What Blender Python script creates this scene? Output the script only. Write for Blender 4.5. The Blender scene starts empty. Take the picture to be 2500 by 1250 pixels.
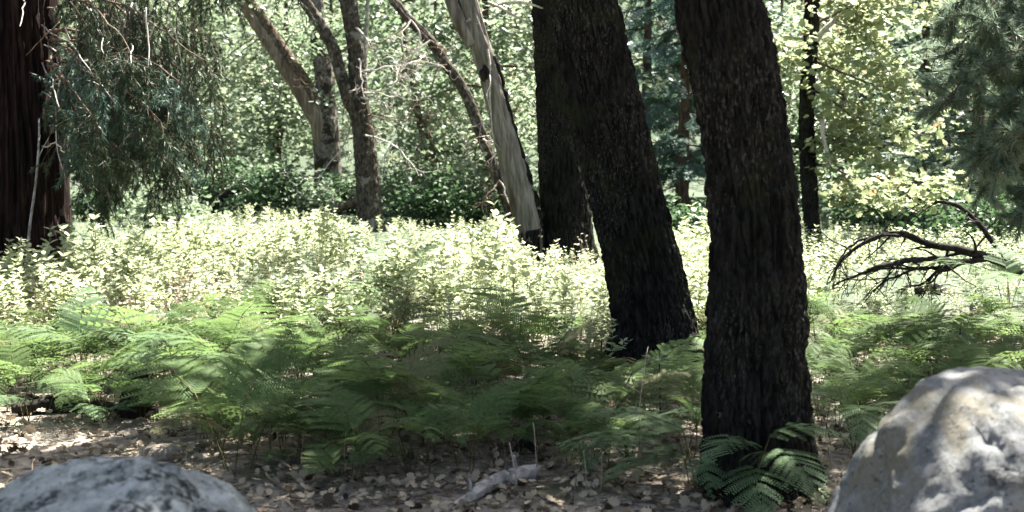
import bpy, math, random
import numpy as np
from mathutils import Vector, Matrix
R = math.radians
rng = np.random.default_rng(11)
random.seed(5)
scene = bpy.context.scene
COL = scene.collection

# ------------------------------------------------------------------ camera, sky, sun, exposure
FPX, W, H, HOR, CAMZ = 3400.0, 2500.0, 1250.0, 300.0, 1.6
PITCH = math.atan((H / 2 - HOR) / FPX)
cam_d = bpy.data.cameras.new('camera')
cam_d.sensor_width = 36.0
cam_d.lens = 36.0 * FPX / W
cam_d.clip_start, cam_d.clip_end = 0.05, 2000.0
cam_d.dof.use_dof = True
cam_d.dof.focus_distance = 9.5
cam_d.dof.aperture_fstop = 3.4
cam = bpy.data.objects.new('camera', cam_d)
cam.location = (0, 0, CAMZ)
cam.rotation_euler = (R(90) - PITCH, 0, 0)
COL.objects.link(cam)
scene.camera = cam

SUN_EL, SUN_AZ = R(60), R(38)          # azimuth measured from +Y (view direction) towards +X
SUN = Vector((math.cos(SUN_EL) * math.sin(SUN_AZ), math.cos(SUN_EL) * math.cos(SUN_AZ), math.sin(SUN_EL)))
world = bpy.data.worlds.new('World')
scene.world = world
world.use_nodes = True
wn = world.node_tree
sky = wn.nodes.new('ShaderNodeTexSky')
sky.sky_type = 'NISHITA'
sky.sun_disc = False
sky.sun_elevation = SUN_EL
sky.sun_rotation = SUN_AZ
sky.dust_density = 3.5
sky.ozone_density = 0.2
wn.links.new(sky.outputs[0], wn.nodes['Background'].inputs[0])
wn.nodes['Background'].inputs[1].default_value = 0.05
sun_d = bpy.data.lights.new('sun', 'SUN')
sun_d.energy = 5.0
sun_d.angle = R(0.53)
sun_d.color = (1.0, 0.97, 0.92)
sun = bpy.data.objects.new('sun', sun_d)
sun.rotation_euler = SUN.to_track_quat('Z', 'Y').to_euler()
COL.objects.link(sun)
scene.view_settings.view_transform = 'Standard'
scene.view_settings.look = 'None'
scene.view_settings.gamma = 1.0
scene.view_settings.exposure = 3.0
scene.cycles.use_denoising = True
scene.cycles.max_bounces = 7
scene.cycles.diffuse_bounces = 4
scene.cycles.transmission_bounces = 5
scene.cycles.glossy_bounces = 2

# ------------------------------------------------------------------ pixel -> place
CP, SP = math.cos(PITCH), math.sin(PITCH)


def ray(px, py):
    u, v = (px - W / 2) / FPX, (H / 2 - py) / FPX
    return np.array([u, CP + v * SP, -SP + v * CP])


def at(px, py, dist):
    d = ray(px, py)
    return np.array([0, 0, CAMZ]) + d * (dist / d[1])


def pn(P, seed=0):
    """gradient noise, P (N,3) -> (N,)"""
    P = np.asarray(P, float)
    i = np.floor(P).astype(np.int64)
    f = P - i
    u = f * f * f * (f * (f * 6 - 15) + 10)
    out = 0
    for dx in (0, 1):
        for dy in (0, 1):
            for dz in (0, 1):
                a, b, c = i[:, 0] + dx, i[:, 1] + dy, i[:, 2] + dz
                h = (a * 374761393 + b * 668265263 + c * 2147483647 + seed * 974634777) & 0xFFFFFFFF
                h = ((h ^ (h >> 13)) * 1274126177) & 0xFFFFFFFF
                h = (h ^ (h >> 16)) & 0xFFFFFFFF
                z = (h % 2048) / 1024.0 - 1
                t = ((h >> 11) % 2048) / 2048.0 * 2 * np.pi
                s = np.sqrt(np.maximum(0, 1 - z * z))
                g = s * np.cos(t) * (f[:, 0] - dx) + s * np.sin(t) * (f[:, 1] - dy) + z * (f[:, 2] - dz)
                w = (u[:, 0] if dx else 1 - u[:, 0]) * (u[:, 1] if dy else 1 - u[:, 1]) * (u[:, 2] if dz else 1 - u[:, 2])
                out = out + w * g
    return out


def gz(x, y):
    """ground height"""
    x, y = np.atleast_1d(np.asarray(x, float)), np.atleast_1d(np.asarray(y, float))
    P = np.stack([x, y, 0 * x], 1)
    z = 0.05 * pn(P * 0.7, 3) + 0.02 * pn(P * 2.3, 4)
    far = np.maximum(0, np.hypot(x, y) - 40)
    z = z * np.clip((60 - np.hypot(x, y)) / 30, 0, 1) + 0.30 * far ** 1.15 * np.clip(y / 30, 0, 1)
    return z


def g1(x, y):
    return float(gz(x, y)[0])


def ground_at(px, py):
    d = ray(px, py)
    k = CAMZ / -d[2]
    return np.array([d[0] * k, d[1] * k, g1(d[0] * k, d[1] * k)])


# ------------------------------------------------------------------ mesh helpers
def mesh(name, V, Fs, mat=None, smooth=False):
    V = np.asarray(V, np.float32)
    if not isinstance(Fs, (list, tuple)):
        Fs = [Fs]
    Fs = [np.asarray(f, np.int32) for f in Fs if len(f)]
    me = bpy.data.meshes.new(name)
    me.vertices.add(len(V))
    me.vertices.foreach_set('co', V.ravel())
    lv = np.concatenate([f.ravel() for f in Fs])
    tot = np.concatenate([np.full(len(f), f.shape[1], np.int32) for f in Fs])
    st = np.concatenate([[0], np.cumsum(tot)[:-1]]).astype(np.int32)
    me.loops.add(len(lv))
    me.loops.foreach_set('vertex_index', lv)
    me.polygons.add(len(tot))
    me.polygons.foreach_set('loop_start', st)
    me.polygons.foreach_set('loop_total', tot)
    if smooth:
        me.polygons.foreach_set('use_smooth', np.ones(len(tot), bool))
    me.update(calc_edges=True)
    if mat:
        me.materials.append(mat)
    return me


def link(name, data, parent=None, loc=None, rot=None, scale=None):
    o = bpy.data.objects.new(name, data)
    COL.objects.link(o)
    if parent is not None:
        o.parent = parent
    if loc is not None:
        o.location = loc
    if rot is not None:
        o.rotation_euler = rot
    if scale is not None:
        o.scale = scale if hasattr(scale, '__len__') else (scale,) * 3
    return o


def tag(o, label=None, cat=None, group=None, kind=None):
    if label:
        o['label'] = label
    if cat:
        o['category'] = cat
    if group:
        o['group'] = group
    if kind:
        o['kind'] = kind
    return o


def thing(name, label, cat, loc, group=None, rz=0.0, scale=None):
    return tag(link(name, None, None, tuple(float(c) for c in loc), (0, 0, rz), scale), label, cat, group)


def part(name, V, Fs, mat, parent, smooth=False, label=None):
    """V in world space, stored relative to its (unrotated) thing"""
    off = np.zeros(3)
    p = parent
    while p is not None:
        off = off + np.array(p.location)
        p = p.parent
    o = link(name, mesh(name, np.asarray(V) - off, Fs, mat, smooth), parent)
    if label:
        o['label'] = label
    return o


def join(chunks):
    """[(V, [F...])] -> V, [F...] grouped by polygon size"""
    Vs, by, n = [], {}, 0
    for V, Fs in chunks:
        if not isinstance(Fs, (list, tuple)):
            Fs = [Fs]
        Vs.append(np.asarray(V, float))
        for f in Fs:
            f = np.asarray(f)
            if len(f):
                by.setdefault(f.shape[1], []).append(f + n)
        n += len(V)
    return np.concatenate(Vs), [np.concatenate(v) for v in by.values()]


def norm(a):
    return a / np.maximum(1e-9, np.linalg.norm(a, axis=-1, keepdims=True))


def spline(P, n):
    """Catmull-Rom through rows of P (any width), n samples evenly in parameter length"""
    P = np.asarray(P, float)
    if len(P) == 2:
        t = np.linspace(0, 1, n)[:, None]
        return P[0] * (1 - t) + P[1] * t
    Q = np.vstack([2 * P[0] - P[1], P, 2 * P[-1] - P[-2]])
    L = np.concatenate([[0], np.cumsum(np.linalg.norm(np.diff(P[:, :3], axis=0), axis=1))])
    s = np.linspace(0, L[-1], n)
    k = np.clip(np.searchsorted(L, s, side='right') - 1, 0, len(P) - 2)
    t = ((s - L[k]) / np.maximum(1e-9, L[k + 1] - L[k]))[:, None]
    a, b, c, d = Q[k], Q[k + 1], Q[k + 2], Q[k + 3]
    return 0.5 * (2 * b + (c - a) * t + (2 * a - 5 * b + 4 * c - d) * t ** 2 + (3 * b - a - 3 * c + d) * t ** 3)


def frames(P):
    T = norm(np.gradient(P, axis=0))
    ref = np.array([0, 1.0, 0]) if abs(T[0][1]) < 0.9 else np.array([1.0, 0, 0])
    X = np.empty_like(P)
    x = norm(ref - T[0] * ref.dot(T[0]))
    for i in range(len(P)):
        x = x - T[i] * x.dot(T[i])
        x = x / max(1e-9, np.linalg.norm(x))
        X[i] = x
    return T, X, np.cross(T, X)


def tube(P, r, k=5, cap=True):
    P = np.asarray(P, float)
    n = len(P)
    r = np.broadcast_to(np.asarray(r, float), (n,))
    T, X, Y = frames(P)
    a = np.arange(k) / k * 2 * np.pi
    V = (P[:, None] + r[:, None, None] * (np.cos(a)[None, :, None] * X[:, None] + np.sin(a)[None, :, None] * Y[:, None])).reshape(-1, 3)
    i, j = np.meshgrid(np.arange(n - 1), np.arange(k), indexing='ij')
    i, j = i.ravel(), j.ravel()
    F = np.stack([i * k + j, i * k + (j + 1) % k, (i + 1) * k + (j + 1) % k, (i + 1) * k + j], 1)
    if cap:
        V = np.vstack([V, P[:1], P[-1:]])
        q = np.arange(k)
        C0 = np.stack([(q + 1) % k, q, np.full(k, n * k)], 1)
        C1 = np.stack([(n - 1) * k + q, (n - 1) * k + (q + 1) % k, np.full(k, n * k + 1)], 1)
        return V, [F, np.vstack([C0, C1])]
    return V, [F]


def furrow(P, s, scale, depth, stretch, seed, cross=0.5):
    """bark relief: long interlaced furrows with cross cracks; P around the stem (R cos, R sin), s along it"""
    Q = np.stack([P[:, 0] * scale, P[:, 1] * scale, s * scale * stretch], 1)
    wv = pn(Q * 0.35, seed + 9)
    Q2 = Q + np.stack([wv, -wv, 0.3 * wv], 1) * 0.9
    a = pn(Q2, seed)
    b = pn(Q2 * np.array([1.9, 1.9, 2.6]), seed + 1)
    c = pn(Q2 * np.array([1.0, 1.0, 3.2]) + 7.3, seed + 2)
    d = -np.exp(-(a / 0.16) ** 2) - 0.5 * np.exp(-(b / 0.13) ** 2) - cross * np.exp(-(c / 0.07) ** 2) * 0.6
    return depth * (d + 0.5 * b + 0.5)


def trunk(rows, around, step, bark, seed, flare=0.3, top_step=0.12, hi=99.0):
    """rows: (x, y, z, r). Surface with real bark relief"""
    P = np.asarray(rows, float)
    L = np.linalg.norm(np.diff(P[:, :3], axis=0), axis=1).sum()
    S = spline(P, 400)
    cum = np.concatenate([[0], np.cumsum(np.linalg.norm(np.diff(S[:, :3], axis=0), axis=1))])
    ss, s = [], 0.0
    while s < cum[-1]:
        ss.append(s)
        z = np.interp(s, cum, S[:, 2])
        s += step if z < hi else top_step
    ss = np.array(ss + [cum[-1]])
    C = np.stack([np.interp(ss, cum, S[:, i]) for i in range(4)], 1)
    T, X, Y = frames(C[:, :3])
    a = np.arange(around) / around * 2 * np.pi
    n = len(C)
    ca, sa = np.tile(np.cos(a), n), np.tile(np.sin(a), n)
    r = np.repeat(C[:, 3], around)
    sg = np.repeat(ss, around)
    zz = np.repeat(C[:, 2], around)
    lob = pn(np.stack([ca * 1.7, sa * 1.7, sg * 0.25], 1), seed + 20)
    big = pn(np.stack([ca * 1.2, sa * 1.2, sg * 1.1], 1), seed + 21)
    rr = r * (1 + 0.06 * lob + 0.05 * big + flare * np.exp(-np.maximum(zz, -.1) / 0.16) * (0.75 + 1.6 * lob))
    if bark:
        sc, dep, st, cr = bark
        rr = rr + furrow(np.stack([ca * r, sa * r], 1), sg, sc, dep, st, seed, cr)
    V = np.repeat(C[:, :3], around, 0) + rr[:, None] * (ca[:, None] * np.repeat(X, around, 0) + sa[:, None] * np.repeat(Y, around, 0))
    i, j = np.meshgrid(np.arange(n - 1), np.arange(around), indexing='ij')
    i, j = i.ravel(), j.ravel()
    F = np.stack([i * around + j, i * around + (j + 1) % around, (i + 1) * around + (j + 1) % around, (i + 1) * around + j], 1)
    return V, [F]


def pix_rows(pix, dist, up=None, ddist=0.0):
    """pix (py, cx, width) from the foot up -> (x, y, z, r); ddist: metres towards the back per metre of height"""
    out = []
    for py, cx, w in pix:
        p = at(cx, py, dist)
        dd = dist + ddist * max(0, p[2])
        p = at(cx, py, dd)
        out.append([*p, w / 2 / FPX * dd])
    f = out[0]
    foot = g1(f[0], f[1])
    rows = [[f[0], f[1], foot - 0.15, f[3] * 1.04]] + out if f[2] > foot - 0.1 else out
    return rows + [list(u) for u in (up or [])]


# ------------------------------------------------------------------ leaf scattering
LEAF = (np.array([[0, 0, 0], [-.3, .28, .09], [-.27, .62, .08], [0, 1, -.04], [.27, .62, .08], [.3, .28, .09]]), np.array([[0, 1, 2, 3], [0, 3, 4, 5]]))
_h = [(0, 0), (-.10, .12), (-.34, .20), (-.24, .34), (-.46, .52), (-.24, .60), (-.30, .84), (0, 1)]
LOBED = (np.array([[x, y, .28 * abs(x)] for x, y in _h] + [[-x, y, .28 * abs(x)] for x, y in _h[1:7]]),
         np.array([[0, 1, 2, 3, 4, 5, 6, 7], [0, 7, 13, 12, 11, 10, 9, 8]]))
HERB = (np.array([[0, 0, 0], [-.24, .22, .07], [-.27, .5, .08], [-.13, .8, .02], [0, 1, -.08], [.13, .8, .02], [.27, .5, .08], [.24, .22, .07]]),
        np.array([[0, 1, 2, 3, 4], [0, 4, 5, 6, 7]]))
NEEDLE = (np.array([[-.5, 0, 0], [.5, 0, 0], [0, 1, 0]]), np.array([[0, 1, 2]]))


def place(T, pos, X, Y, Z, size, wid=None):
    """copies of template T at pos with axes; returns V, [F]"""
    tv, tf = T
    n = len(pos)
    size = np.broadcast_to(np.asarray(size, float), (n,))
    wid = size if wid is None else np.broadcast_to(np.asarray(wid, float), (n,))
    V = pos[:, None] + (tv[None, :, 0:1] * wid[:, None, None]) * X[:, None] + (tv[None, :, 1:2] * size[:, None, None]) * Y[:, None] + (tv[None, :, 2:3] * wid[:, None, None]) * Z[:, None]
    F = (tf[None] + (np.arange(n) * len(tv))[:, None, None]).reshape(-1, tf.shape[1])
    return V.reshape(-1, 3), [F]


def axes(Y, up=1.0, rough=0.6):
    n = len(Y)
    N = np.array([0, 0, up]) + rng.normal(0, rough, (n, 3))
    Y = norm(Y)
    Z = norm(N - Y * (N * Y).sum(1, keepdims=True))
    return np.cross(Y, Z), Y, Z


def rand_leaves(pos, size, T=LEAF, up=1.0, rough=0.6, droop=-.25, wid=None):
    n = len(pos)
    a = rng.uniform(0, 2 * np.pi, n)
    e = rng.normal(droop, 0.35, n)
    Y = np.stack([np.cos(a) * np.cos(e), np.sin(a) * np.cos(e), np.sin(e)], 1)
    X, Y, Z = axes(Y, up, rough)
    return place(T, pos, X, Y, Z, size, wid)


def clumps(centers, rad, per, size, T=LEAF, flat=0.55, droop=-.25, up=1.0, rough=.6):
    """leaves in small flattened clumps"""
    c = np.repeat(np.asarray(centers, float), per, 0)
    rad = np.repeat(np.broadcast_to(rad, (len(centers),)), per)
    off = rng.normal(0, 0.5, (len(c), 3)) * rad[:, None]
    off[:, 2] *= flat
    return rand_leaves(c + off, size * rng.uniform(.65, 1.25, len(c)), T, up, rough, droop)


def wander(p0, d0, L, r0, n=10, curl=.25, grav=0.0, r1=None):
    p, d = np.array(p0, float), norm(np.array(d0, float))
    pts, st = [p.copy()], L / n
    for _ in range(n):
        d = norm(d + rng.normal(0, curl, 3) + np.array([0, 0, grav]))
        p = p + d * st
        pts.append(p.copy())
    return np.array(pts), np.linspace(r0, r0 * .25 if r1 is None else r1, n + 1)


def twig_system(p0, d0, L, r0, kids=8, depth=2, curl=.22, grav=0.0, k=4):
    P, r = wander(p0, d0, L, r0, 10, curl, grav)
    out = [tube(P, r, k + (1 if depth == 2 else 0), False)]
    if depth > 0:
        for _ in range(kids):
            i = rng.integers(2, 11)
            d = norm(norm(P[i] - P[i - 1]) + rng.normal(0, .75, 3))
            out += twig_system(P[i], d, L * rng.uniform(.25, .55), max(.0045, r[i] * .6), max(2, kids // 2), depth - 1, curl * 1.2, grav, k if depth > 1 else 3)
    return out


# ------------------------------------------------------------------ materials
def nmat(name):
    m = bpy.data.materials.new(name)
    m.use_nodes = True
    nt = m.node_tree
    return m, nt, nt.nodes['Principled BSDF'], nt.nodes['Material Output']


def node(nt, kind, **kw):
    n = nt.nodes.new(kind)
    for k, v in kw.items():
        if k in n.inputs:
            n.inputs[k].default_value = v
        else:
            setattr(n, k, v)
    return n


def mixc(nt, fac, a, b):
    m = nt.nodes.new('ShaderNodeMix')
    m.data_type = 'RGBA'
    for sock, v in ((m.inputs[0], fac), (m.inputs[6], a), (m.inputs[7], b)):
        if hasattr(v, 'links') or hasattr(v, 'is_linked'):
            nt.links.new(v, sock)
        else:
            sock.default_value = v if not isinstance(v, tuple) else (*v, 1)
    return m.outputs[2]


def noise(nt, scale, detail=4, rough=.55, stretch=None, dist=0.0, obj=True):
    tc = nt.nodes.new('ShaderNodeTexCoord')
    n = nt.nodes.new('ShaderNodeTexNoise')
    n.inputs['Scale'].default_value = scale
    n.inputs['Detail'].default_value = detail
    n.inputs['Roughness'].default_value = rough
    n.inputs['Distortion'].default_value = dist
    src = tc.outputs['Object']
    if stretch:
        mp = nt.nodes.new('ShaderNodeMapping')
        mp.inputs['Scale'].default_value = stretch
        nt.links.new(src, mp.inputs[0])
        src = mp.outputs[0]
    nt.links.new(src, n.inputs['Vector'])
    return n.outputs['Fac']


def ramp(nt, fac, lo, hi):
    m = nt.nodes.new('ShaderNodeMapRange')
    m.interpolation_type = 'SMOOTHSTEP'
    m.inputs[1].default_value, m.inputs[2].default_value = lo, hi
    nt.links.new(fac, m.inputs[0])
    return m.outputs[0]


def bump(nt, bsdf, h, strength=.5, dist=.01):
    b = nt.nodes.new('ShaderNodeBump')
    b.inputs['Strength'].default_value = strength
    b.inputs['Distance'].default_value = dist
    nt.links.new(h, b.inputs['Height'])
    nt.links.new(b.outputs[0], bsdf.inputs['Normal'])


def leaf_mat(name, a, b, trans=.45, rough=.5, spec=.18, third=None, tint=1.25):
    m, nt, p, out = nmat(name)
    geo = nt.nodes.new('ShaderNodeNewGeometry')
    oi = nt.nodes.new('ShaderNodeObjectInfo')
    add = nt.nodes.new('ShaderNodeMath')
    add.operation = 'MULTIPLY_ADD'
    nt.links.new(geo.outputs['Random Per Island'], add.inputs[0])
    add.inputs[1].default_value = .75
    mul = nt.nodes.new('ShaderNodeMath')
    mul.operation = 'MULTIPLY'
    nt.links.new(oi.outputs['Random'], mul.inputs[0])
    mul.inputs[1].default_value = .3
    nt.links.new(mul.outputs[0], add.inputs[2])
    c = mixc(nt, add.outputs[0], a, b)
    if third:
        c = mixc(nt, ramp(nt, geo.outputs['Random Per Island'], 1 - third[1] - .02, 1 - third[1] + .02), c, third[0])
    nt.links.new(c, p.inputs['Base Color'])
    p.inputs['Roughness'].default_value = rough
    p.inputs['Specular IOR Level'].default_value = spec
    t = nt.nodes.new('ShaderNodeBsdfTranslucent')
    hs = nt.nodes.new('ShaderNodeHueSaturation')
    hs.inputs['Value'].default_value = tint
    hs.inputs['Hue'].default_value = .496
    nt.links.new(c, hs.inputs['Color'])
    nt.links.new(hs.outputs[0], t.inputs['Color'])
    mx = nt.nodes.new('ShaderNodeMixShader')
    mx.inputs[0].default_value = trans
    nt.links.new(p.outputs[0], mx.inputs[1])
    nt.links.new(t.outputs[0], mx.inputs[2])
    nt.links.new(mx.outputs[0], out.inputs['Surface'])
    return m


def bark_mat(name, a, b, patch=None, patch_scale=3.0, lo=.5, hi=.62, stretch=(1, 1, .25), scale=30, bumpd=.006, rough=.9, patch_stretch=None, lit_fleck=None, spec=.08):
    m, nt, p, out = nmat(name)
    c = mixc(nt, ramp(nt, noise(nt, scale, 5, .6, stretch), .35, .68), a, b)
    if patch:
        c = mixc(nt, ramp(nt, noise(nt, patch_scale, 5, .65, patch_stretch, .4), lo, hi), c, patch)
    if lit_fleck:  # pale flecks put lit bark ridges into the colour
        mul = nt.nodes.new('ShaderNodeMath')
        mul.operation = 'MULTIPLY'
        nt.links.new(ramp(nt, noise(nt, lit_fleck[1], 3, .6, (1, 1, .38)), .52, .64), mul.inputs[0])
        nt.links.new(ramp(nt, noise(nt, 2.2, 4, .6, (1, 1, .6)), .40, .58), mul.inputs[1])
        c = mixc(nt, mul.outputs[0], c, lit_fleck[0])
    nt.links.new(c, p.inputs['Base Color'])
    p.inputs['Roughness'].default_value = rough
    p.inputs['Specular IOR Level'].default_value = spec
    bump(nt, p, noise(nt, scale * 3, 4, .65, stretch), .7, bumpd)
    return m


M = {}
M['oak_bark'] = bark_mat('dark furrowed oak bark', (.005, .0048, .0042), (.019, .018, .015), (.016, .017, .009), 2.6, .52, .66, lit_fleck=((.05, .046, .037), 85), spec=.03)
M['oak_bark_far'] = bark_mat('grey oak bark', (.07, .06, .05), (.19, .17, .145), (.028, .022, .017), 5.0, .48, .56, (1, 1, .6), 24)
M['mottled_bark'] = bark_mat('mottled bark', (.022, .018, .014), (.085, .072, .054), (.17, .155, .13), 5.5, .56, .66, (1, 1, .6), 24)
M['mossy_bark'] = bark_mat('brown mossy bark', (.035, .025, .016), (.13, .10, .065), (.16, .14, .11), 7.0, .55, .68, (1, 1, .6), 24)
M['bare_wood'] = bark_mat('weathered bare wood', (.10, .087, .070), (.22, .198, .165), (.06, .042, .03), 3.2, .47, .64, (1, 1, .07), 22, .003, .7, (1, 1, .12))
M['tan_wood'] = bark_mat('tan barkless wood', (.115, .085, .064), (.24, .185, .145), (.10, .07, .05), 3.0, .55, .66, (1, 1, .1), 22, .003, .75, (1, 1, .2))
M['cedar_bark'] = bark_mat('red fibrous cedar bark', (.005, .0032, .0028), (.034, .020, .016), (.008, .005, .0045), 4.0, .5, .7, (1, 1, .05), 34, .01, .9, (1, 1, .15))
M['dead_twig'] = bark_mat('pale dead twig', (.26, .23, .19), (.50, .46, .40), None, 1, 0, 1, (1, 1, 1), 18, .002)
M['brown_twig'] = bark_mat('brown twig', (.05, .038, .026), (.16, .12, .085), None, 1, 0, 1, (1, 1, 1), 20, .002)
M['dark_branch'] = bark_mat('dark fallen branch bark', (.009, .008, .007), (.036, .032, .028), None, 1, 0, 1, (1, 1, 1), 30, .004)
M['grey_log'] = bark_mat('pale grey weathered log', (.15, .138, .12), (.33, .31, .275), (.055, .047, .04), 9.0, .55, .68, (1, 1, 1), 20, .004)
M['conifer_bark'] = bark_mat('conifer bark', (.04, .028, .022), (.13, .09, .07), None, 1, 0, 1, (1, 1, .3), 20, .006)
M['char'] = bark_mat('dark rotten wood', (.008, .007, .006), (.035, .028, .022), None, 1, 0, 1, (1, 1, .3), 25, .006)

M['maple'] = leaf_mat('sunny broadleaf', (.105, .15, .082), (.245, .285, .185), .5, .42, .35, third=((.22, .17, .10), .025))
M['maple_cool'] = leaf_mat('cool broadleaf', (.085, .13, .07), (.18, .22, .13), .45, .42, .35)
M['oak_leaf'] = leaf_mat('yellow green oak leaf', (.15, .185, .09), (.27, .295, .165), .5, third=((.24, .17, .09), .03))
M['shrub'] = leaf_mat('dark shrub leaf', (.03, .065, .028), (.065, .11, .045), .38)
M['canopy'] = leaf_mat('canopy leaf', (.035, .058, .026), (.075, .10, .04), .35)
M['herb'] = leaf_mat('pale meadow herb leaf', (.21, .25, .125), (.41, .44, .27), .48, .5, .2)
M['herb_stem'] = bark_mat('herb stem', (.16, .17, .07), (.24, .22, .11), None, 1, 0, 1, (1, 1, 1), 20, .001)
M['fern'] = leaf_mat('bracken frond', (.050, .096, .032), (.112, .158, .052), .5, .6, .12)
M['fern_fresh'] = leaf_mat('fresh pale bracken frond', (.075, .125, .058), (.125, .18, .088), .42, .6, .12)
M['fern_dry'] = leaf_mat('withered bracken frond', (.075, .080, .034), (.14, .13, .065), .35, .6, .1)
M['fern_stem'] = bark_mat('bracken stalk', (.05, .05, .02), (.12, .10, .05), None, 1, 0, 1, (1, 1, 1), 20, .001)
M['needle_grey'] = leaf_mat('grey green needles', (.013, .029, .013), (.055, .078, .040), .22, third=((.08, .06, .04), .10))
M['needle_blue'] = leaf_mat('blue green needles', (.085, .13, .085), (.18, .225, .155), .4, third=((.15, .12, .075), .08))
M['needle_dark'] = leaf_mat('dark conifer needles', (.035, .075, .055), (.085, .135, .10), .3)
M['litter'] = leaf_mat('dead leaf', (.15, .118, .076), (.38, .31, .215), .12, .7, .12, third=((.05, .036, .024), .22), tint=1.0)
M['dry_stem'] = bark_mat('dry stalk', (.24, .18, .12), (.40, .33, .25), None, 1, 0, 1, (1, 1, 1), 20, .001)
M['dry_leaf'] = leaf_mat('dry herb leaf', (.28, .23, .16), (.42, .38, .28), .35, .6, .3)

m, nt, p, out = nmat('forest floor soil')
c = mixc(nt, ramp(nt, noise(nt, 9, 8, .7), .38, .62), (.06, .05, .036), (.23, .192, .145))
c = mixc(nt, ramp(nt, noise(nt, 45, 4, .7), .5, .62), c, (.22, .19, .15))
c = mixc(nt, ramp(nt, noise(nt, 1.3, 4, .6), .55, .65), c, (.06, .06, .025))
tcg = nt.nodes.new('ShaderNodeTexCoord')
sp = nt.nodes.new('ShaderNodeSeparateXYZ')
nt.links.new(tcg.outputs['Object'], sp.inputs[0])
c = mixc(nt, ramp(nt, sp.outputs['Y'], 9, 13), c, mixc(nt, noise(nt, 1.5, 6, .7), (.012, .022, .010), (.05, .075, .03)))  # dark undergrowth green; also puts the shade between meadow herbs into the colour
nt.links.new(c, p.inputs['Base Color'])
p.inputs['Roughness'].default_value = .95
bump(nt, p, noise(nt, 30, 6, .7), .8, .03)
M['soil'] = m


def rock_mat(name, base, light, dark, ochre, k, lo=.53):
    m, nt, p, out = nmat(name)
    c = mixc(nt, ramp(nt, noise(nt, 14 * k, 8, .7), .38, .62), base, light)
    c = mixc(nt, ramp(nt, noise(nt, 2.6 * k, 6, .65, None, .6), .5, .62), c, ochre)
    c = mixc(nt, ramp(nt, noise(nt, 55 * k, 5, .7), .56, .64), c, light)
    c = mixc(nt, ramp(nt, noise(nt, 70 * k, 4, .75), .58, .66), c, dark)
    big = noise(nt, 3.6 * k, 7, .7, None, .8)
    fine = noise(nt, 26 * k, 6, .75)
    mul = nt.nodes.new('ShaderNodeMath')
    mul.operation = 'MULTIPLY'
    nt.links.new(ramp(nt, big, lo, lo + .1), mul.inputs[0])
    nt.links.new(ramp(nt, fine, .42, .56), mul.inputs[1])
    c = mixc(nt, mul.outputs[0], c, dark)
    nt.links.new(c, p.inputs['Base Color'])
    p.inputs['Roughness'].default_value = .9
    p.inputs['Specular IOR Level'].default_value = .12
    bump(nt, p, noise(nt, 40 * k, 8, .75), .8, .012)
    return m


M['granite'] = rock_mat('pale granite', (.098, .10, .096), (.185, .186, .178), (.026, .027, .027), (.135, .122, .092), 1.0)
M['granite_blue'] = rock_mat('blue grey lichened granite', (.15, .165, .16), (.29, .31, .30), (.016, .018, .018), (.19, .21, .20), 1.2, .45)
M['dull_stone'] = rock_mat('brown stone', (.13, .11, .085), (.22, .19, .15), (.05, .04, .03), (.16, .12, .08), 2.5)

# ------------------------------------------------------------------ ground
xs = np.concatenate([np.linspace(-400, -16, 24), np.arange(-15, 15.01, .3), np.linspace(16, 400, 24)])
ys = np.concatenate([np.linspace(-200, -1, 12), np.arange(0, 40, .3), np.linspace(40, 100, 40), np.linspace(110, 600, 20)])
gx, gy = np.meshgrid(xs, ys, indexing='ij')
gV = np.stack([gx.ravel(), gy.ravel(), gz(gx.ravel(), gy.ravel())], 1)
ni, nj = len(xs), len(ys)
ii, jj = np.meshgrid(np.arange(ni - 1), np.arange(nj - 1), indexing='ij')
ii, jj = ii.ravel(), jj.ravel()
gF = np.stack([ii * nj + jj, (ii + 1) * nj + jj, (ii + 1) * nj + jj + 1, ii * nj + jj + 1], 1)
ground = tag(link('ground', mesh('ground', gV, gF, M['soil'], True)), kind='structure')


# ------------------------------------------------------------------ trees in front
def oak_shade_crown(t, top, spread, n_limb, n_clump, per, seed, mat='canopy', size=.13, limb_r=.09, flat=.5, bark='oak_bark', bias=(0, 0)):
    """limbs out of the frame's top and an unseen leafy crown, shaped to shade the fern bank"""
    top = np.array(top, float)
    cen = []
    for k in range(n_limb):
        a = k / n_limb * 2 * np.pi + rng.uniform(-.3, .3)
        d = np.array([math.cos(a) + bias[0], math.sin(a) + bias[1], rng.uniform(-.12, .45)])
        P, r = wander(top - np.array([0, 0, rng.uniform(0, 2.4)]), d, spread * rng.uniform(.7, 1.15) * (1 + .8 * max(0, math.cos(a) * bias[0] + math.sin(a) * bias[1])), limb_r, 10, .16, .03)
        V, F = tube(P, r, 7)
        part('limb', V, F, M[bark], t, True)
        for _ in range(n_clump // n_limb):
            for _try in range(5):
                i = rng.integers(3, 11)
                c_ = P[i] + rng.normal(0, spread * .2, 3) * np.array([1, 1, flat])
                gap = c_[:2] - np.array(SUN[:2]) / SUN[2] * (c_[2] - .3)     # unseen crown shaped by its shadow: clumps dropped to leave clearing and meadow sunlit
                if (gap[0] < -.9 and gap[1] > 5.4) or pn(np.array([[gap[0] * 1.5, gap[1] * 1.5, .3]]), 91)[0] > .33:
                    continue
                if gap[1] > (9.3 if gap[0] < 1.4 else 8.4):
                    continue
                cen.append(c_)
                break
    cen = [c_ for c_ in cen if c_[2] > 5.2]
    V, F = clumps(cen, .6, per, size)
    part('crown', V, F, M[mat], t)


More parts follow.
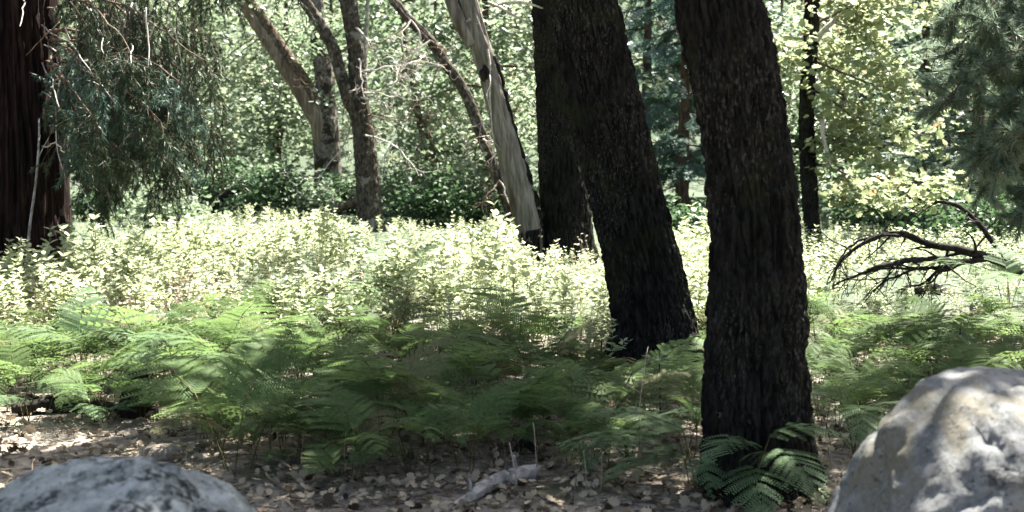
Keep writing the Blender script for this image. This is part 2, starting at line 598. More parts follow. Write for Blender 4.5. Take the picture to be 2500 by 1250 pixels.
# nearest dark trunk
rows = pix_rows([(1215, 1862, 262), (1140, 1856, 262), (1050, 1852, 258), (900, 1846, 252), (700, 1848, 233), (600, 1844, 222), (400, 1828, 213), (200, 1797, 211), (0, 1753, 208)], 6.0)
a, b = np.array(rows[-1]), np.array(rows[-2])
d = (a - b) / (a[2] - b[2])
rows += [list(a + d * h) for h in (1.2, 2.8)]
for q in rows[-2:]:
    q[3] = .165
rows += [[rows[-1][0] - .05, rows[-1][1] + .1, 7.0, .13], [rows[-1][0] - .1, rows[-1][1] + .2, 8.4, .09]]
t7 = thing('oak_tree', 'nearest dark furrowed oak trunk, leaning slightly, behind the big boulder and foot fern', 'tree', ground_at(1862, 1215))
V, F = trunk(rows, 250, .012, (38, .024, .13, .7), 3, .45, .1, 2.7)
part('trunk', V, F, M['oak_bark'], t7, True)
oak_shade_crown(t7, rows[-1][:3], 2.7, 9, 200, 34, 1, bias=(1.0, .8), size=.17)

# second dark trunk
rows = pix_rows([(900, 1606, 190), (800, 1597, 186), (700, 1581, 184), (600, 1558, 180), (500, 1534, 178), (400, 1512, 177), (200, 1464, 173), (0, 1416, 170)], 9.07)
a, b = np.array(rows[-1]), np.array(rows[-2])
d = (a - b) / (a[2] - b[2])
rows += [list(a + d * h) for h in (1.2, 2.6)]
rows[-1][3], rows[-2][3] = .17, .19
rows += [[rows[-1][0] - .1, rows[-1][1] + .2, 7.4, .14], [rows[-1][0] - .1, rows[-1][1] + .3, 9.0, .09]]
t6 = thing('oak_tree', 'broad dark oak trunk leaning over the ferns with a wide flared foot', 'tree', ground_at(1606, 900))
V, F = trunk(rows, 220, .016, (33, .028, .13, .7), 7, .7, .1, 3.0)
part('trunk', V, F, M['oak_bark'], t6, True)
oak_shade_crown(t6, rows[-1][:3], 2.7, 9, 240, 34, 2, bias=(1.2, .55), size=.17)

# third dark trunk, upright, behind
rows = pix_rows([(640, 1388, 132), (560, 1385, 122), (400, 1374, 114), (200, 1364, 110), (0, 1352, 107)], 16.0)
a, b = np.array(rows[-1]), np.array(rows[-2])
d = (a - b) / (a[2] - b[2])
rows += [list(a + d * h) for h in (1.5, 3.0)]
rows[-1][3], rows[-2][3] = .20, .23
rows += [[rows[-1][0] + .1, rows[-1][1] - .2, 8.6, .14]]
t5 = thing('oak_tree', 'upright dark oak trunk joined at its foot to the bare leaning trunk', 'tree', ground_at(1388, 640))
V, F = trunk(rows, 150, .03, (24, .026, .13, .7), 12, .3, .12, 4.5)
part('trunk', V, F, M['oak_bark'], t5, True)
oak_shade_crown(t5, rows[-1][:3], 2.6, 8, 130, 34, 3, size=.17, bias=(1.1, -1.2))

# bare leaning trunk
rows = pix_rows([(648, 1303, 44), (600, 1297, 54), (560, 1291, 62), (512, 1283, 67), (410, 1254, 63), (307, 1227, 55), (205, 1201, 51), (102, 1170, 48), (0, 1142, 46)], 15.8)
rows += [list(at(1108, -120, 15.8)) + [.10], list(at(1050, -330, 15.8)) + [.05], list(at(1020, -480, 15.8)) + [.02]]
t4 = thing('dead_tree', 'leaning barkless pale grey trunk with a dark knot hole', 'tree', ground_at(1303, 648))
V, F = trunk(rows, 90, .03, (24, .016, .06, .3), 17, .0, .1, 5)
part('trunk', V, F, M['bare_wood'], t4, True)
# strip of bark left along the sunny right edge, dark foot, knot hole, fork
S = spline(np.array(rows), 90)
strip = []
for k, s in enumerate(S):
    if at(0, 590, 15.8)[2] < s[2] < at(0, 130, 15.8)[2]:
        strip.append([s[0] + s[3] * .88, s[1] - s[3] * .12, s[2]])
strip = np.array(strip)
V, F = tube(strip + rng.normal(0, .008, strip.shape), .035 + .018 * rng.random(len(strip)), 7)
part('bark_strip', V, F, M['oak_bark'], t4, False)
ft = [r for r in rows if r[2] < at(0, 545, 15.8)[2]]
V, F = trunk([[r[0] + .02, r[1], r[2], r[3] * 1.06] for r in ft], 60, .02, (22, .014, .3, .5), 19, .1)
part('foot_bark', V, F, M['oak_bark'], t4, True)
kV = norm(np.array([[math.cos(a) * math.sin(b), math.sin(a) * math.sin(b), math.cos(b)] for b in np.linspace(.05, 3.09, 15) for a in np.arange(24) / 24 * 2 * np.pi]))
kV = kV * (1 + .75 * pn(kV * 1.3, 8) + .3 * pn(kV * 3.1, 9))[:, None] * np.array([.052, .05, .085]) + at(1183, 181, 15.70)
q = np.array([[b * 24 + a, b * 24 + (a + 1) % 24, (b + 1) * 24 + (a + 1) % 24, (b + 1) * 24 + a] for b in range(14) for a in range(24)])
part('knot_hole', kV, q, M['char'], t4, True)
fork = pix_rows([(110, 1152, 30), (60, 1126, 33), (0, 1100, 30)], 15.75)[-3:]
fork += [list(at(1060, -120, 15.8)) + [.05], list(at(1030, -260, 15.8)) + [.02]]
V, F = trunk(fork, 40, .03, (26, .003, .05, .1), 23, 0)
part('fork', V, F, M['bare_wood'], t4, True)
for (x0, y0, dx, dz, L) in ((1150, 45, -.35, -.3, .45), (1190, 120, .3, -.9, 1.3), (1215, 10, .8, .1, 1.3), (1190, 5, 1, -.2, 1.6), (1165, 60, .2, .5, .3)):
    V, F = join(twig_system(at(x0, y0, 15.7), (dx, rng.uniform(-.3, .3), dz), L, .016, 4, 1, .16, -.06))
    part('dead_branch', V, F, M['dead_twig'], t4)

# mottled trunk behind the meadow
rows = pix_rows([(562, 904, 66), (500, 901, 60), (410, 896, 58), (307, 884, 50), (205, 874, 43), (102, 866, 40), (0, 850, 42)], 20.5)
rows += [list(at(835, -120, 20.5)) + [.11], list(at(850, -320, 20.5)) + [.07], list(at(870, -480, 20.5)) + [.03]]
t3 = thing('oak_tree', 'mottled grey-brown trunk standing just behind the bright meadow', 'tree', ground_at(904, 562))
V, F = trunk(rows, 90, .03, (18, .016, .4, .8), 31, .25)
part('trunk', V, F, M['mottled_bark'], t3, True)
br = [list(at(*q, 20.4)) + [w / 2 / FPX * 20.4] for q, w in (((868, 290), 22), ((848, 236), 30), ((826, 160), 30), ((804, 98), 30), ((758, 25), 28), ((715, -40), 22), ((660, -150), 12))]
V, F = trunk(br, 40, .03, (18, .012, .4, .8), 33, 0)
part('branch', V, F, M['mottled_bark'], t3, True)
s2 = [list(at(*q, 20.6)) + [w / 2 / FPX * 20.6] for q, w in (((905, 330), 10), ((893, 260), 13), ((890, 150), 11), ((896, 40), 9), ((900, -60), 6))]
V, F = trunk(s2, 20, .05, None, 34, 0)
part('branch', V, F, M['grey_log'], t3, True)
for k in range(11):
    z = rng.uniform(20, 330)
    V, F = join(twig_system(at(870 + rng.uniform(-8, 20), z, 20.4), (rng.choice([-1, 1, 1]), rng.uniform(-.7, .4), rng.uniform(-.7, .4)), rng.uniform(.6, 1.5), .017, 6, 2, .28, -.05))
    part('dead_branch', V, F, M['dead_twig' if k % 3 else 'brown_twig'], t3)
cen = [at(rng.uniform(560, 1000), rng.uniform(-420, -60), rng.uniform(19.5, 22)) for _ in range(26)]
V, F = clumps(cen, .4, 26, .1)
part('crown', V, F, M['maple'], t3)

# forked oak farther back
rows = pix_rows([(492, 800, 72), (410, 800, 66), (330, 796, 66), (270, 794, 56), (200, 793, 47), (100, 780, 44), (0, 769, 38)], 27.0)
rows += [list(at(760, -120, 27)) + [.12], list(at(770, -300, 27)) + [.07]]
t2 = thing('oak_tree', 'forked grey oak trunk with a tan barkless limb slanting away', 'tree', ground_at(800, 500))
V, F = trunk(rows, 90, .04, (14, .014, .4, .8), 41, .2)
part('trunk', V, F, M['oak_bark_far'], t2, True)
fk = [list(at(*q, 26.9)) + [w / 2 / FPX * 27] for q, w in (((792, 385), 30), ((778, 300), 44), ((760, 262), 46), ((728, 205), 45), ((692, 150), 42), ((654, 92), 40), ((620, 40), 38), ((585, -10), 32), ((520, -90), 22), ((450, -180), 10))]
V, F = trunk(fk, 60, .03, (16, .004, .1, .3), 43, 0)
part('limb', V, F, M['tan_wood'], t2, True, 'tan barkless slanting limb')
ridge = np.array([[q[0] + q[3] * .55, q[1] - .05, q[2] + q[3] * .45, q[3] * .72] for q in fk[2:]])
V, F = trunk(ridge, 40, .03, (18, .012, .4, .8), 44, 0)
part('limb_bark', V, F, M['mossy_bark'], t2, True)
cen = [at(rng.uniform(420, 900), rng.uniform(-520, -40), rng.uniform(25.5, 28.5)) for _ in range(30)]
V, F = clumps(cen, .45, 26, .1)
part('crown', V, F, M['maple'], t2)
for k in range(5):
    V, F = join(twig_system(at(rng.uniform(600, 780), rng.uniform(0, 120), 26.8), (rng.uniform(-1, .3), rng.uniform(-.8, .2), -.5), rng.uniform(.8, 1.6), .014, 5, 2, .2, -.06))
    part('dead_branch', V, F, M['brown_twig'], t2)

# thin brown leaning tree behind the bare trunk
rows = pix_rows([(610, 1282, 34), (520, 1246, 33), (440, 1218, 34), (340, 1180, 36), (230, 1137, 34), (160, 1092, 32), (100, 1052, 30), (50, 1004, 25), (0, 962, 24)], 21.5)
rows += [list(at(880, -110, 21.5)) + [.06], list(at(800, -220, 21.5)) + [.03]]
tb = thing('dead_tree', 'thin brown mossy trunk slanting behind the barkless pale trunk', 'tree', ground_at(1285, 556))
V, F = trunk([[*q_[:3], q_[3] * .78] for q_ in rows], 50, .03, (18, .012, .4, .8), 51, .1)
part('trunk', V, F, M['mottled_bark'], tb, True)
up = np.array(rows[6:])
V, F = trunk([[r[0] - .03, r[1] - .04, r[2] - .02, r[3] * .6] for r in up], 30, .04, None, 52, 0)
part('bare_limb', V, F, M['mottled_bark'], tb, True)
for k in range(14):
    i = rng.integers(1, 8)
    V, F = join(twig_system(np.array(rows[i][:3]) + [0, -.1, 0], (rng.choice([-1, 1]), rng.uniform(-.8, .1), rng.uniform(-.8, .2)), rng.uniform(.7, 1.6), .016, 6, 2, .3, -.08))
    part('dead_branch', V, F, M['dead_twig' if k % 2 else 'brown_twig'], tb)

# thin dark trunk in the sunny leaves
rows = pix_rows([(600, 1990, 38), (512, 1980, 40), (410, 1974, 42), (307, 1969, 38), (205, 1972, 36), (100, 1980, 38), (0, 1984, 37)], 18.0)
rows += [list(at(1990, -130, 18)) + [.09], list(at(1975, -350, 18)) + [.06], list(at(1985, -520, 18)) + [.03]]
t8 = thing('oak_tree', 'slender black trunk amid bright yellow-green lobed leaves', 'tree', ground_at(1990, 604))
V, F = trunk(rows, 70, .03, (20, .011, .35, .8), 61, .2)
part('trunk', V, F, M['oak_bark'], t8, True)
stub = [list(at(*q, 17.9)) + [w] for q, w in (((1992, 100), .04), ((2015, 70), .035), ((2040, 48), .03), ((2056, 30), .012))]
V, F = trunk(stub, 16, .04, None, 62, 0)
part('branch', V, F, M['dead_twig'], t8, True)
sprays = [((1985, 100), (1905, 120), (1895, 130)), ((1985, 120), (2010, 140), (2060, 165)), ((1990, 150), (2100, 200), (2270, 250)), ((1990, 220), (2120, 290), (2285, 330)), ((1990, 60), (2090, 20), (2180, 20)), ((1990, 320), (2070, 360), (2140, 400)), ((1985, 30), (2130, 90), (2130, 180)), ((1990, 400), (2100, 440), (2200, 470)), ((1990, -20), (2230, -20), (2300, 40))]
for q in sprays:
    dd = rng.uniform(16.8, 19)
    P = spline(np.array([at(*q[0], 18), at(*q[1], (18 + dd) / 2), at(*q[2], dd)]), 16)
    P += np.cumsum(rng.normal(0, .012, P.shape), 0)
    V, F = tube(P, np.linspace(.02, .004, 16), 5)
    b_ = part('branch', V, F, M['brown_twig'], t8)
    cen = P[rng.integers(4, 16, 22)] + rng.normal(0, .16, (22, 3))
    V, F = clumps(cen, .24, 16, .11, LOBED, .5)
    part('leaves', V, F, M['oak_leaf'], b_)
cen = [at(rng.uniform(1890, 2260), rng.uniform(20, 430), rng.uniform(18, 21)) for _ in range(80)]
V, F = clumps(cen, .3, 20, .09, LEAF, .6)
part('crown', V, F, M['maple'], t8)
V, F = join([tube(*wander(at(2010, 290, 17.5), (.02, 0, -1), .62, .03, 9, .14, 0, .022), 6)])
part('hanging_branch', V, F, M['dead_twig'], t8)

# grey trunk behind it
rows = pix_rows([(560, 2050, 34), (400, 2050, 32), (250, 2052, 30), (100, 2056, 28), (0, 2058, 26)], 24.0) + [list(at(2060, -200, 24)) + [.06]]
t9 = thing('oak_tree', 'slim grey trunk half hidden in leaves beyond the slender black trunk', 'tree', ground_at(2050, 526))
V, F = trunk(rows, 50, .05, (16, .01, .6, .8), 66, .2)
part('trunk', V, F, M['oak_bark_far'], t9, True)
cen = [at(rng.uniform(1880, 2170), rng.uniform(-300, 480), rng.uniform(23, 26)) for _ in range(85)]
V, F = clumps(cen, .42, 26, .1)
part('crown', V, F, M['maple'], t9)

# ------------------------------------------------------------------ weeping cedar at the edge
CD = 13.2
cx0 = at(-6, 600, CD)
rows = [[cx0[0], CD + .5, -.15, .57], [cx0[0], CD + .5, .15, .55], [cx0[0] - .01, CD + .5, .6, .52], [cx0[0] - .02, CD + .5, 1.4, .50], [cx0[0] - .04, CD + .5, 2.6, .47], [cx0[0] - .06, CD + .5, 5, .40], [cx0[0] - .1, CD + .5, 9, .25], [cx0[0], CD + .5, 13, .05]]
ced = thing('cedar_tree', 'huge red-barked cedar with weeping grey-green branches', 'tree', (cx0[0], CD + .5, 0))
V, F = trunk(rows, 180, .04, (20, .055, .035, .2), 71, .03, .2, 4)
part('trunk', V, F, M['cedar_bark'], ced, True)


def strand_needles(P, per_m, ln, wd, spread=.55, gravity=.7):
    """thin needles round a hanging shoot P"""
    L = np.linalg.norm(np.diff(P, axis=0), axis=1).sum()
    n = max(6, int(L * per_m))
    t = rng.uniform(.08, 1, n) * (len(P) - 1)
    i = np.minimum(t.astype(int), len(P) - 2)
    f = (t - i)[:, None]
    pos = P[i] * (1 - f) + P[i + 1] * f
    Y = norm(norm(P[i + 1] - P[i]) * .6 + np.array([0, 0, -gravity]) + rng.normal(0, spread, (n, 3)))
    X, Y, Z = axes(Y, 0.2, 1)
    return place(NEEDLE, pos, X, Y, Z, ln * rng.uniform(.6, 1.3, n), wd)


def weeping(t, starts, mat, per_m, ln, wd, shoots, lens, bare=.25, r0=.018, twig='brown_twig'):
    for (p0, p1, p2) in starts:
        nm = mat if isinstance(mat, str) else mat[int(rng.integers(0, len(mat)))]
        P = spline(np.array([p0, p1, p2]), 18)
        P += np.cumsum(rng.normal(0, .012, P.shape), 0)
        V, F = tube(P, np.linspace(r0, .004, 18), 5)
        b_ = part('branch', V, F, M[twig], t)
        tw, nd = [], []
        for k in range(shoots):
            i = 17 - int(11 * rng.random() ** 1.6)
            d = norm(np.array([rng.normal(.1, .4), rng.normal(0, .45), -.55]))
            Q, r = wander(P[i], d, rng.uniform(*lens), .0045, 6, .10, -.20, .002)
            tw.append(tube(Q, r, 3, False))
            if rng.random() > bare:
                nd.append(strand_needles(Q, per_m, ln, wd))
                for _ in range(4):
                    j = rng.integers(2, 7)
                    Q2, r2 = wander(Q[j], norm(rng.normal(0, .7, 3) + [0, 0, -.5]), rng.uniform(.10, .28), .003, 3, .1, -.2, .0015)
                    tw.append(tube(Q2, r2, 3, False))
                    nd.append(strand_needles(Q2, per_m * 1.3, ln, wd))
        V, F = join(tw)
        part('shoots', V, F, M['brown_twig'], b_)['kind'] = 'stuff'
        if nd:
            V, F = join(nd)
            part('needles', V, F, M[nm], b_)['kind'] = 'stuff'


st = []
for k in range(30):
    y0 = rng.uniform(-110, 385)
    x2 = rng.uniform(210, 520)
    d2 = CD + rng.uniform(-2.2, .6)
    if x2 > 400:
        y2 = y0 + rng.uniform(60, 190)
    else:
        y2 = y0 + rng.uniform(40, 200)
    p0 = at(120, y0, CD + .3)
    st.append((p0, at((90 + x2) / 2, (y0 + y2) / 2 - rng.uniform(20, 70), (CD + d2) / 2), at(x2, y2, d2)))
weeping(ced, st, ('needle_grey', 'needle_grey', 'needle_dark'), 230, .06, .0072, 17, (.2, .55), .1)
st = []
for k in range(7):
    st.append((at(90, -420, CD), at(300 + k * 40, -300, CD - .6), at(380 + k * 60, -60 + rng.uniform(-50, 40), CD - 1)))
weeping(ced, st, 'needle_grey', 200, .055, .006, 10, (.2, .5), .1)
for (x0, y0, x1, y1) in ((118, 115, 260, 235), (118, 225, 245, 300), (120, 200, 230, 225), (118, 60, 230, 170), (60, -20, 30, 60), (118, 355, 155, 370), (220, 20, 250, 130), (320, 90, 315, 150), (170, 440, 225, 500), (118, 150, 180, 260)):
    P = spline(np.array([at(x0 - (14 if x0 < 130 else 0), y0, CD + .25), at((x0 + x1) / 2, (y0 + y1) / 2 - 12, CD - 1.0), at(x1, y1, CD - 2.2)]), 12)
    V, F = tube(P + np.cumsum(rng.normal(0, .011, P.shape), 0), np.linspace(.008, .004, 12), 5)
    part('dead_branch', V, F, M['dead_twig' if x1 % 2 else 'grey_log'], ced)
for k in range(40):
    p0 = at(rng.uniform(120, 420), rng.uniform(-40, 250), CD - rng.uniform(0, 1.5))
    V, F = tube(*wander(p0, (rng.normal(0, .35), rng.normal(0, .3), -1), rng.uniform(.3, .9), .0075, 10, .16, -.05, .004), 4)
    part('dead_branch', V, F, M['dead_twig' if k % 2 else 'brown_twig'], ced)
P = spline(np.array([at(62, 690, 12.6), at(72, 560, 12.7), at(88, 440, 12.8), at(96, 330, 12.95), at(95, 290, 13)]), 20)
P[0, 2] = g1(P[0, 0], P[0, 1]) - .02
pole = thing('fallen_branch', 'pale straight stick leaning against the red cedar trunk', 'branch', P[0])
V, F = tube(P, np.linspace(.015, .009, 20), 7)
part('stem', V, F, M['grey_log'], pole, True)
V, F = tube(*wander(P[14], (.3, -.2, .6), .35, .007, 8, .15), 4)
part('twig', V, F, M['grey_log'], pole)

# ------------------------------------------------------------------ soft pine at the other edge
PD = 9.6
pb = at(2640, 300, PD)
pine = thing('pine_tree', 'soft blue-green pine hanging its needle plumes in from the edge', 'tree', (pb[0], PD, 0))
rows = [[pb[0], PD, -.15, .22], [pb[0], PD, .5, .18], [pb[0], PD, 2, .16], [pb[0] + .05, PD, 5, .12], [pb[0], PD, 9, .04]]
V, F = trunk(rows, 60, .06, (22, .012, .3, .5), 75, .25)
part('trunk', V, F, M['conifer_bark'], pine, True)


def plumes(t, paths, mat, tuft_n, ln, wd, every, rad):
    for pts in paths:
        P = spline(np.array(pts), 24)
        P += np.cumsum(rng.normal(0, .008, P.shape), 0)
        V, F = tube(P, np.linspace(.018, .005, 24), 5)
        b_ = part('branch', V, F, M['conifer_bark'], t)
        tw, nd = [], []
        for k in range(every):
            i = rng.integers(6, 24)
            Q, r = wander(P[i], norm(np.array([rng.normal(-.15, .6), rng.normal(0, .6), rng.normal(-.35, .4)])), rad * rng.uniform(.4, 1.1), .005, 7, .14, -.06, .002)
            tw.append(tube(Q, r, 3, False))
            n = tuft_n
            t_ = rng.uniform(.15, 1, n) * 7
            j = np.minimum(t_.astype(int), 6)
            f = (t_ - j)[:, None]
            pos = Q[j] * (1 - f) + Q[j + 1] * f
            Y = norm(norm(Q[j + 1] - Q[j]) * .9 + rng.normal(0, .6, (n, 3)))
            X, Y, Z = axes(Y, .2, 1)
            nd.append(place(NEEDLE, pos, X, Y, Z, ln * rng.uniform(.7, 1.2, n), wd))
        V, F = join(tw)
        part('shoots', V, F, M['brown_twig'], b_)['kind'] = 'stuff'
        V, F = join(nd)
        part('needles', V, F, M[mat], b_)['kind'] = 'stuff'


def pp(*q):
    d = PD + rng.uniform(-.9, .6)
    return [at(x, y, PD if k == 0 else PD + (d - PD) * k / (len(q) - 1)) for k, (x, y) in enumerate(q)]


plumes(pine, [pp((2640, -160), (2450, -70), (2330, 20), (2315, 60)), pp((2640, -100), (2440, 20), (2330, 110), (2310, 185)), pp((2640, -20), (2470, 90), (2370, 180), (2330, 250)),
              pp((2640, 20), (2480, 60), (2400, 40)), pp((2640, 60), (2500, 200), (2430, 300), (2400, 380)), pp((2640, 120), (2520, 260), (2450, 360), (2405, 430)),
              pp((2640, 200), (2500, 330), (2440, 420), (2405, 480)), pp((2640, 130), (2500, 120), (2420, 150)), pp((2640, -60), (2540, 60), (2480, 180)),
              pp((2640, 60), (2560, 120), (2450, 240)), pp((2640, 160), (2560, 230), (2490, 340)), pp((2640, 230), (2560, 290), (2490, 390)), pp((2640, 0), (2540, 10), (2440, -10)),
              pp((2640, 330), (2570, 420), (2520, 500))],
       'needle_blue', 150, .085, .0075, 46, .25)
V, F = clumps([pb + np.array([rng.normal(.2, .7), rng.normal(-.3, .6), rng.uniform(1.8, 6)]) for _ in range(110)], .4, 60, .11, (NEEDLE[0] * [.25, 1, 1], NEEDLE[1]))
part('crown', V, F, M['needle_dark'], pine)  # darker needles than the plumes: the pine's inner shade put into colour


# ------------------------------------------------------------------ background conifers
def spray_template(L=.44, n=11, w=.18, seed=0):
    ch = []
    r = np.random.default_rng(seed)
    for k in range(n):
        t = (k + .5) / n
        for s in (-1, 1):
            ln = w * (1 - t) ** .7 + .03
            base = np.array([0, t * L, -.12 * t * t * L])
            d = np.array([s * .75, .66, -.15 + r.normal(0, .08)])
            q = d / np.linalg.norm(d)
            sd = np.array([-q[1], q[0], 0]) * .008
            for f in (0, 2):
                j = np.array([0, 0, r.normal(0, .02)])
                a_, b_ = base + q * ln * f / 4, base + q * ln * (f + 2) / 4
                ch.append((np.array([a_ - sd * 1.6, a_ + sd * 1.6, b_ + sd * (1.7 if f < 2 else .2) + j, b_ - sd * (1.7 if f < 2 else .2) + j]), [np.array([[0, 1, 2, 3]])]))
    V, F = join(ch)
    return V, F[0]


SPRAY = spray_template()


def conifer(label, foot, height, r0, z0, reach, n_br, mat, seed, group=None):
    x, y = foot
    t = thing('conifer_tree', label, 'tree', (x, y, g1(x, y)), group)
    V, F = trunk([[x, y, -.15, r0], [x, y, .4, r0 * .95], [x + .04, y, height * .5, r0 * .55], [x, y, height, .01]], 24, .12, (14, .01, .4, .6), seed, .2)
    part('trunk', V, F, M['conifer_bark'], t, True)
    tw, pos, YY = [], [], []
    for k in range(n_br):
        z = z0 + (height - z0) * (k / n_br) ** 1.1
        a = k * 2.4 + rng.uniform(-.3, .3)
        L = reach * (1 - (z - z0) / (height - z0) * .85) * rng.uniform(.7, 1.1)
        P, r = wander([x, y, z], (math.cos(a), math.sin(a), .05), L, .02, 8, .06, -.05, .004)
        tw.append(tube(P, r, 4, False))
        ns = max(4, int(L * 10))
        for s in range(ns):
            q = rng.uniform(.15, 1) * 8
            j = min(int(q), 7)
            pos.append(P[j] + (P[j + 1] - P[j]) * (q - j) + rng.normal(0, .04, 3))
            d = norm(P[j + 1] - P[j])
            sd = np.array([-d[1], d[0], 0])
            YY.append(d * .7 + sd * rng.choice([-1, 1]) * rng.uniform(.2, 1) + np.array([0, 0, rng.uniform(-.5, -.02)]))
    V, F = join(tw)
    part('boughs', V, F, M['conifer_bark'], t)['kind'] = 'stuff'
    X, Y, Z = axes(np.array(YY), 1, .3)
    V, F = place(SPRAY, np.array(pos), X, Y, Z, rng.uniform(.8, 1.4, len(pos)))
    part('crown', V, F, M[mat], t)
    return t


def gfoot(px, d):
    p = at(px, 300, d)
    return p[0], d


conifer('dark blue-green conifer between the two nearest trunks', gfoot(1668, 26), 8.5, .13, .7, 1.5, 60, 'needle_dark', 80)
conifer('tall shadowy conifer glimpsed beside the broad leaning trunk', gfoot(1575, 30), 8.5, .14, .6, 1.9, 60, 'needle_dark', 81)
conifer('dark conifer with a straight black stem beyond the yellow-green sprays', gfoot(2250, 25), 8, .11, .9, 1.4, 56, 'needle_dark', 82)
conifer('blue-green conifer behind the hanging pine plumes', gfoot(2385, 22), 7.5, .12, .5, 1.4, 56, 'needle_blue', 83)
conifer('shadowy conifer behind the arching dead branch', gfoot(2150, 31), 8.5, .14, .5, 1.9, 56, 'needle_dark', 84)
conifer('dark conifer half hidden behind the nearest trunk', gfoot(1760, 29), 8.5, .14, .5, 1.9, 56, 'needle_dark', 85)
conifer('dim conifer at the far edge behind the pine', gfoot(2480, 29), 8.5, .14, .4, 2.0, 56, 'needle_dark', 86)


# ------------------------------------------------------------------ background broadleaf trees and shrubs
def broadleaf(label, foot, height, r0, z0, reach, n_cl, per, mat, seed, lean=0.0, size=.1, dead=2):
    x, y = foot
    t = thing('broadleaf_tree', label, 'tree', (x, y, g1(x, y)), 'sunlit trees behind the meadow')
    rows = [[x, y, g1(x, y) - .15, r0], [x + lean * .3, y, 1.0, r0 * .85], [x + lean, y + .2, height * .5, r0 * .5], [x + lean * 1.3, y, height, .02]]
    V, F = trunk(rows, 20, .1, (14, .012, .4, .7), seed, .2)
    part('trunk', V, F, M['mossy_bark'], t, True)
    S = spline(np.array(rows), 40)
    cen = []
    for k in range(14):
        i = rng.integers(6, 36)
        a = rng.uniform(0, 2 * np.pi)
        P, r = wander(S[i, :3], (math.cos(a), math.sin(a), rng.uniform(-.2, .5)), reach * rng.uniform(.6, 1.1), .03, 10, .16, -.02, .004)
        V, F = tube(P, r, 5, False)
        part('limb', V, F, M['brown_twig'], t)
        for _ in range(n_cl // 14):
            c_ = P[rng.integers(3, 11)] + rng.normal(0, .35, 3)
            if c_[2] > z0 and (c_[2] < 4.2 or rng.random() < .22):
                cen.append(c_)
    V, F = clumps(cen, .46, per, size)
    part('crown', V, F, M[mat], t)
    for _ in range(dead):
        V, F = join(twig_system(S[rng.integers(4, 16), :3], (rng.normal(), rng.uniform(-1, 0), rng.uniform(-.4, .4)), rng.uniform(1.0, 1.9), .02, 6, 2, .28, -.06))
        part('dead_branch', V, F, M['dead_twig'], t)
    return t


bl = [(520, 30.5, 'leafy tree with bright leaves beside the weeping cedar'), (665, 31.5, 'bright leafy tree behind the tan slanting limb'), (1010, 31, 'leafy tree right behind the mottled trunk'),
      (1080, 24.5, 'twiggy tree with scattered bright leaves between mottled and barkless trunks'), (1180, 29.5, 'leafy tree behind the thin slanting trunk'), (1255, 24, 'leafy tree between barkless trunk and upright dark trunk'),
      (420, 28, 'leafy tree seen through the weeping cedar branches'), (260, 26, 'bright tree behind the thick of the cedar branches'), (120, 30, 'leafy tree beside the red cedar trunk'),
      (1960, 29, 'sunny tree just beside the nearest trunk'), (2060, 29, 'sunny tree behind the slim grey trunk'), (2470, 25, 'bright leafy tree below the pine plumes'), (800, 33, 'leafy tree behind the forked grey trunk'),
      (1440, 34, 'pale leafy tree peeping round the broad leaning trunk'), (2330, 36, 'pale leafy tree deep behind the conifers')]
for k, (px, d, lab) in enumerate(bl):
    broadleaf(lab, gfoot(px, d), rng.uniform(5.6, 7), rng.uniform(.09, .15), .5, 2.2, 112, 52, 'maple' if k % 3 else 'maple_cool', 100 + k, rng.uniform(-.8, .5), .13, 3 if px in (1080, 960, 1180) else 1)


def shrub(label, px, d, h, rad, n, mat, seed, size=.085):
    x, y = gfoot(px, d)
    t = thing('shrub', label, 'shrub', (x, y, g1(x, y)), 'dark shrubs behind the meadow')
    ch, cen = [], []
    for k in range(9):
        a = rng.uniform(0, 2 * np.pi)
        P, r = wander([x, y, 0], (math.cos(a) * .7, math.sin(a) * .7, 1), h * rng.uniform(.7, 1.1), .014, 8, .14, -.03, .004)
        ch.append(tube(P, r, 4, False))
        for _ in range(n // 9):
            cen.append(P[rng.integers(2, 9)] + rng.normal(0, rad * .3, 3) * np.array([1, 1, .5]))
    V, F = join(ch)
    part('stems', V, F, M['brown_twig'], t)
    V, F = clumps(cen, .28, 20, size * 1.15)
    part('foliage', V, F, M[mat], t)


sh = [(520, 24, 1.3, 'dark shrub at the cedar foliage tips'), (600, 25.5, 1.6, 'dark shrub left of the forked trunk'), (690, 24, 1.5, 'dark shrub in front of the forked trunk'), (760, 23.5, 1.2, 'low green shrub at the foot of the forked trunk'),
      (850, 23.8, 1.3, 'green shrub behind the mottled trunk'), (970, 23, 1.5, 'fresh green shrub beside the mottled trunk foot'), (1040, 22.5, 1.7, 'tall fresh green shrub between mottled and barkless trunks'), (1120, 23.5, 1.5, 'dark green shrub behind the meadow edge'),
      (1200, 24, 1.2, 'dark shrub behind the barkless trunk foot'), (1340, 23, 1.0, 'shrub behind the joined trunks'), (1690, 21, .9, 'pale shrub between the two nearest trunks'), (1900, 24, 1.0, 'shrub just behind the nearest trunk'),
      (2090, 21, 1.1, 'leafy shrub behind the arching dead branch'), (2230, 20, .9, 'low shrub under the conifer behind the dead branch'), (2420, 19, 1.1, 'leafy shrub below the pine plumes'), (380, 23, 1.1, 'dim shrub beneath the cedar branches'), (230, 22, 1.1, 'dim shrub beside the cedar trunk')]
for k, (px, d, h, lab) in enumerate(sh):
    shrub(lab, px, d + rng.uniform(-1.5, 1.5), min(1.15, h * rng.uniform(.3, .85)), rng.uniform(.5, 1.1), 80, 'shrub' if k % 2 == 0 else 'maple_cool', 130 + k)

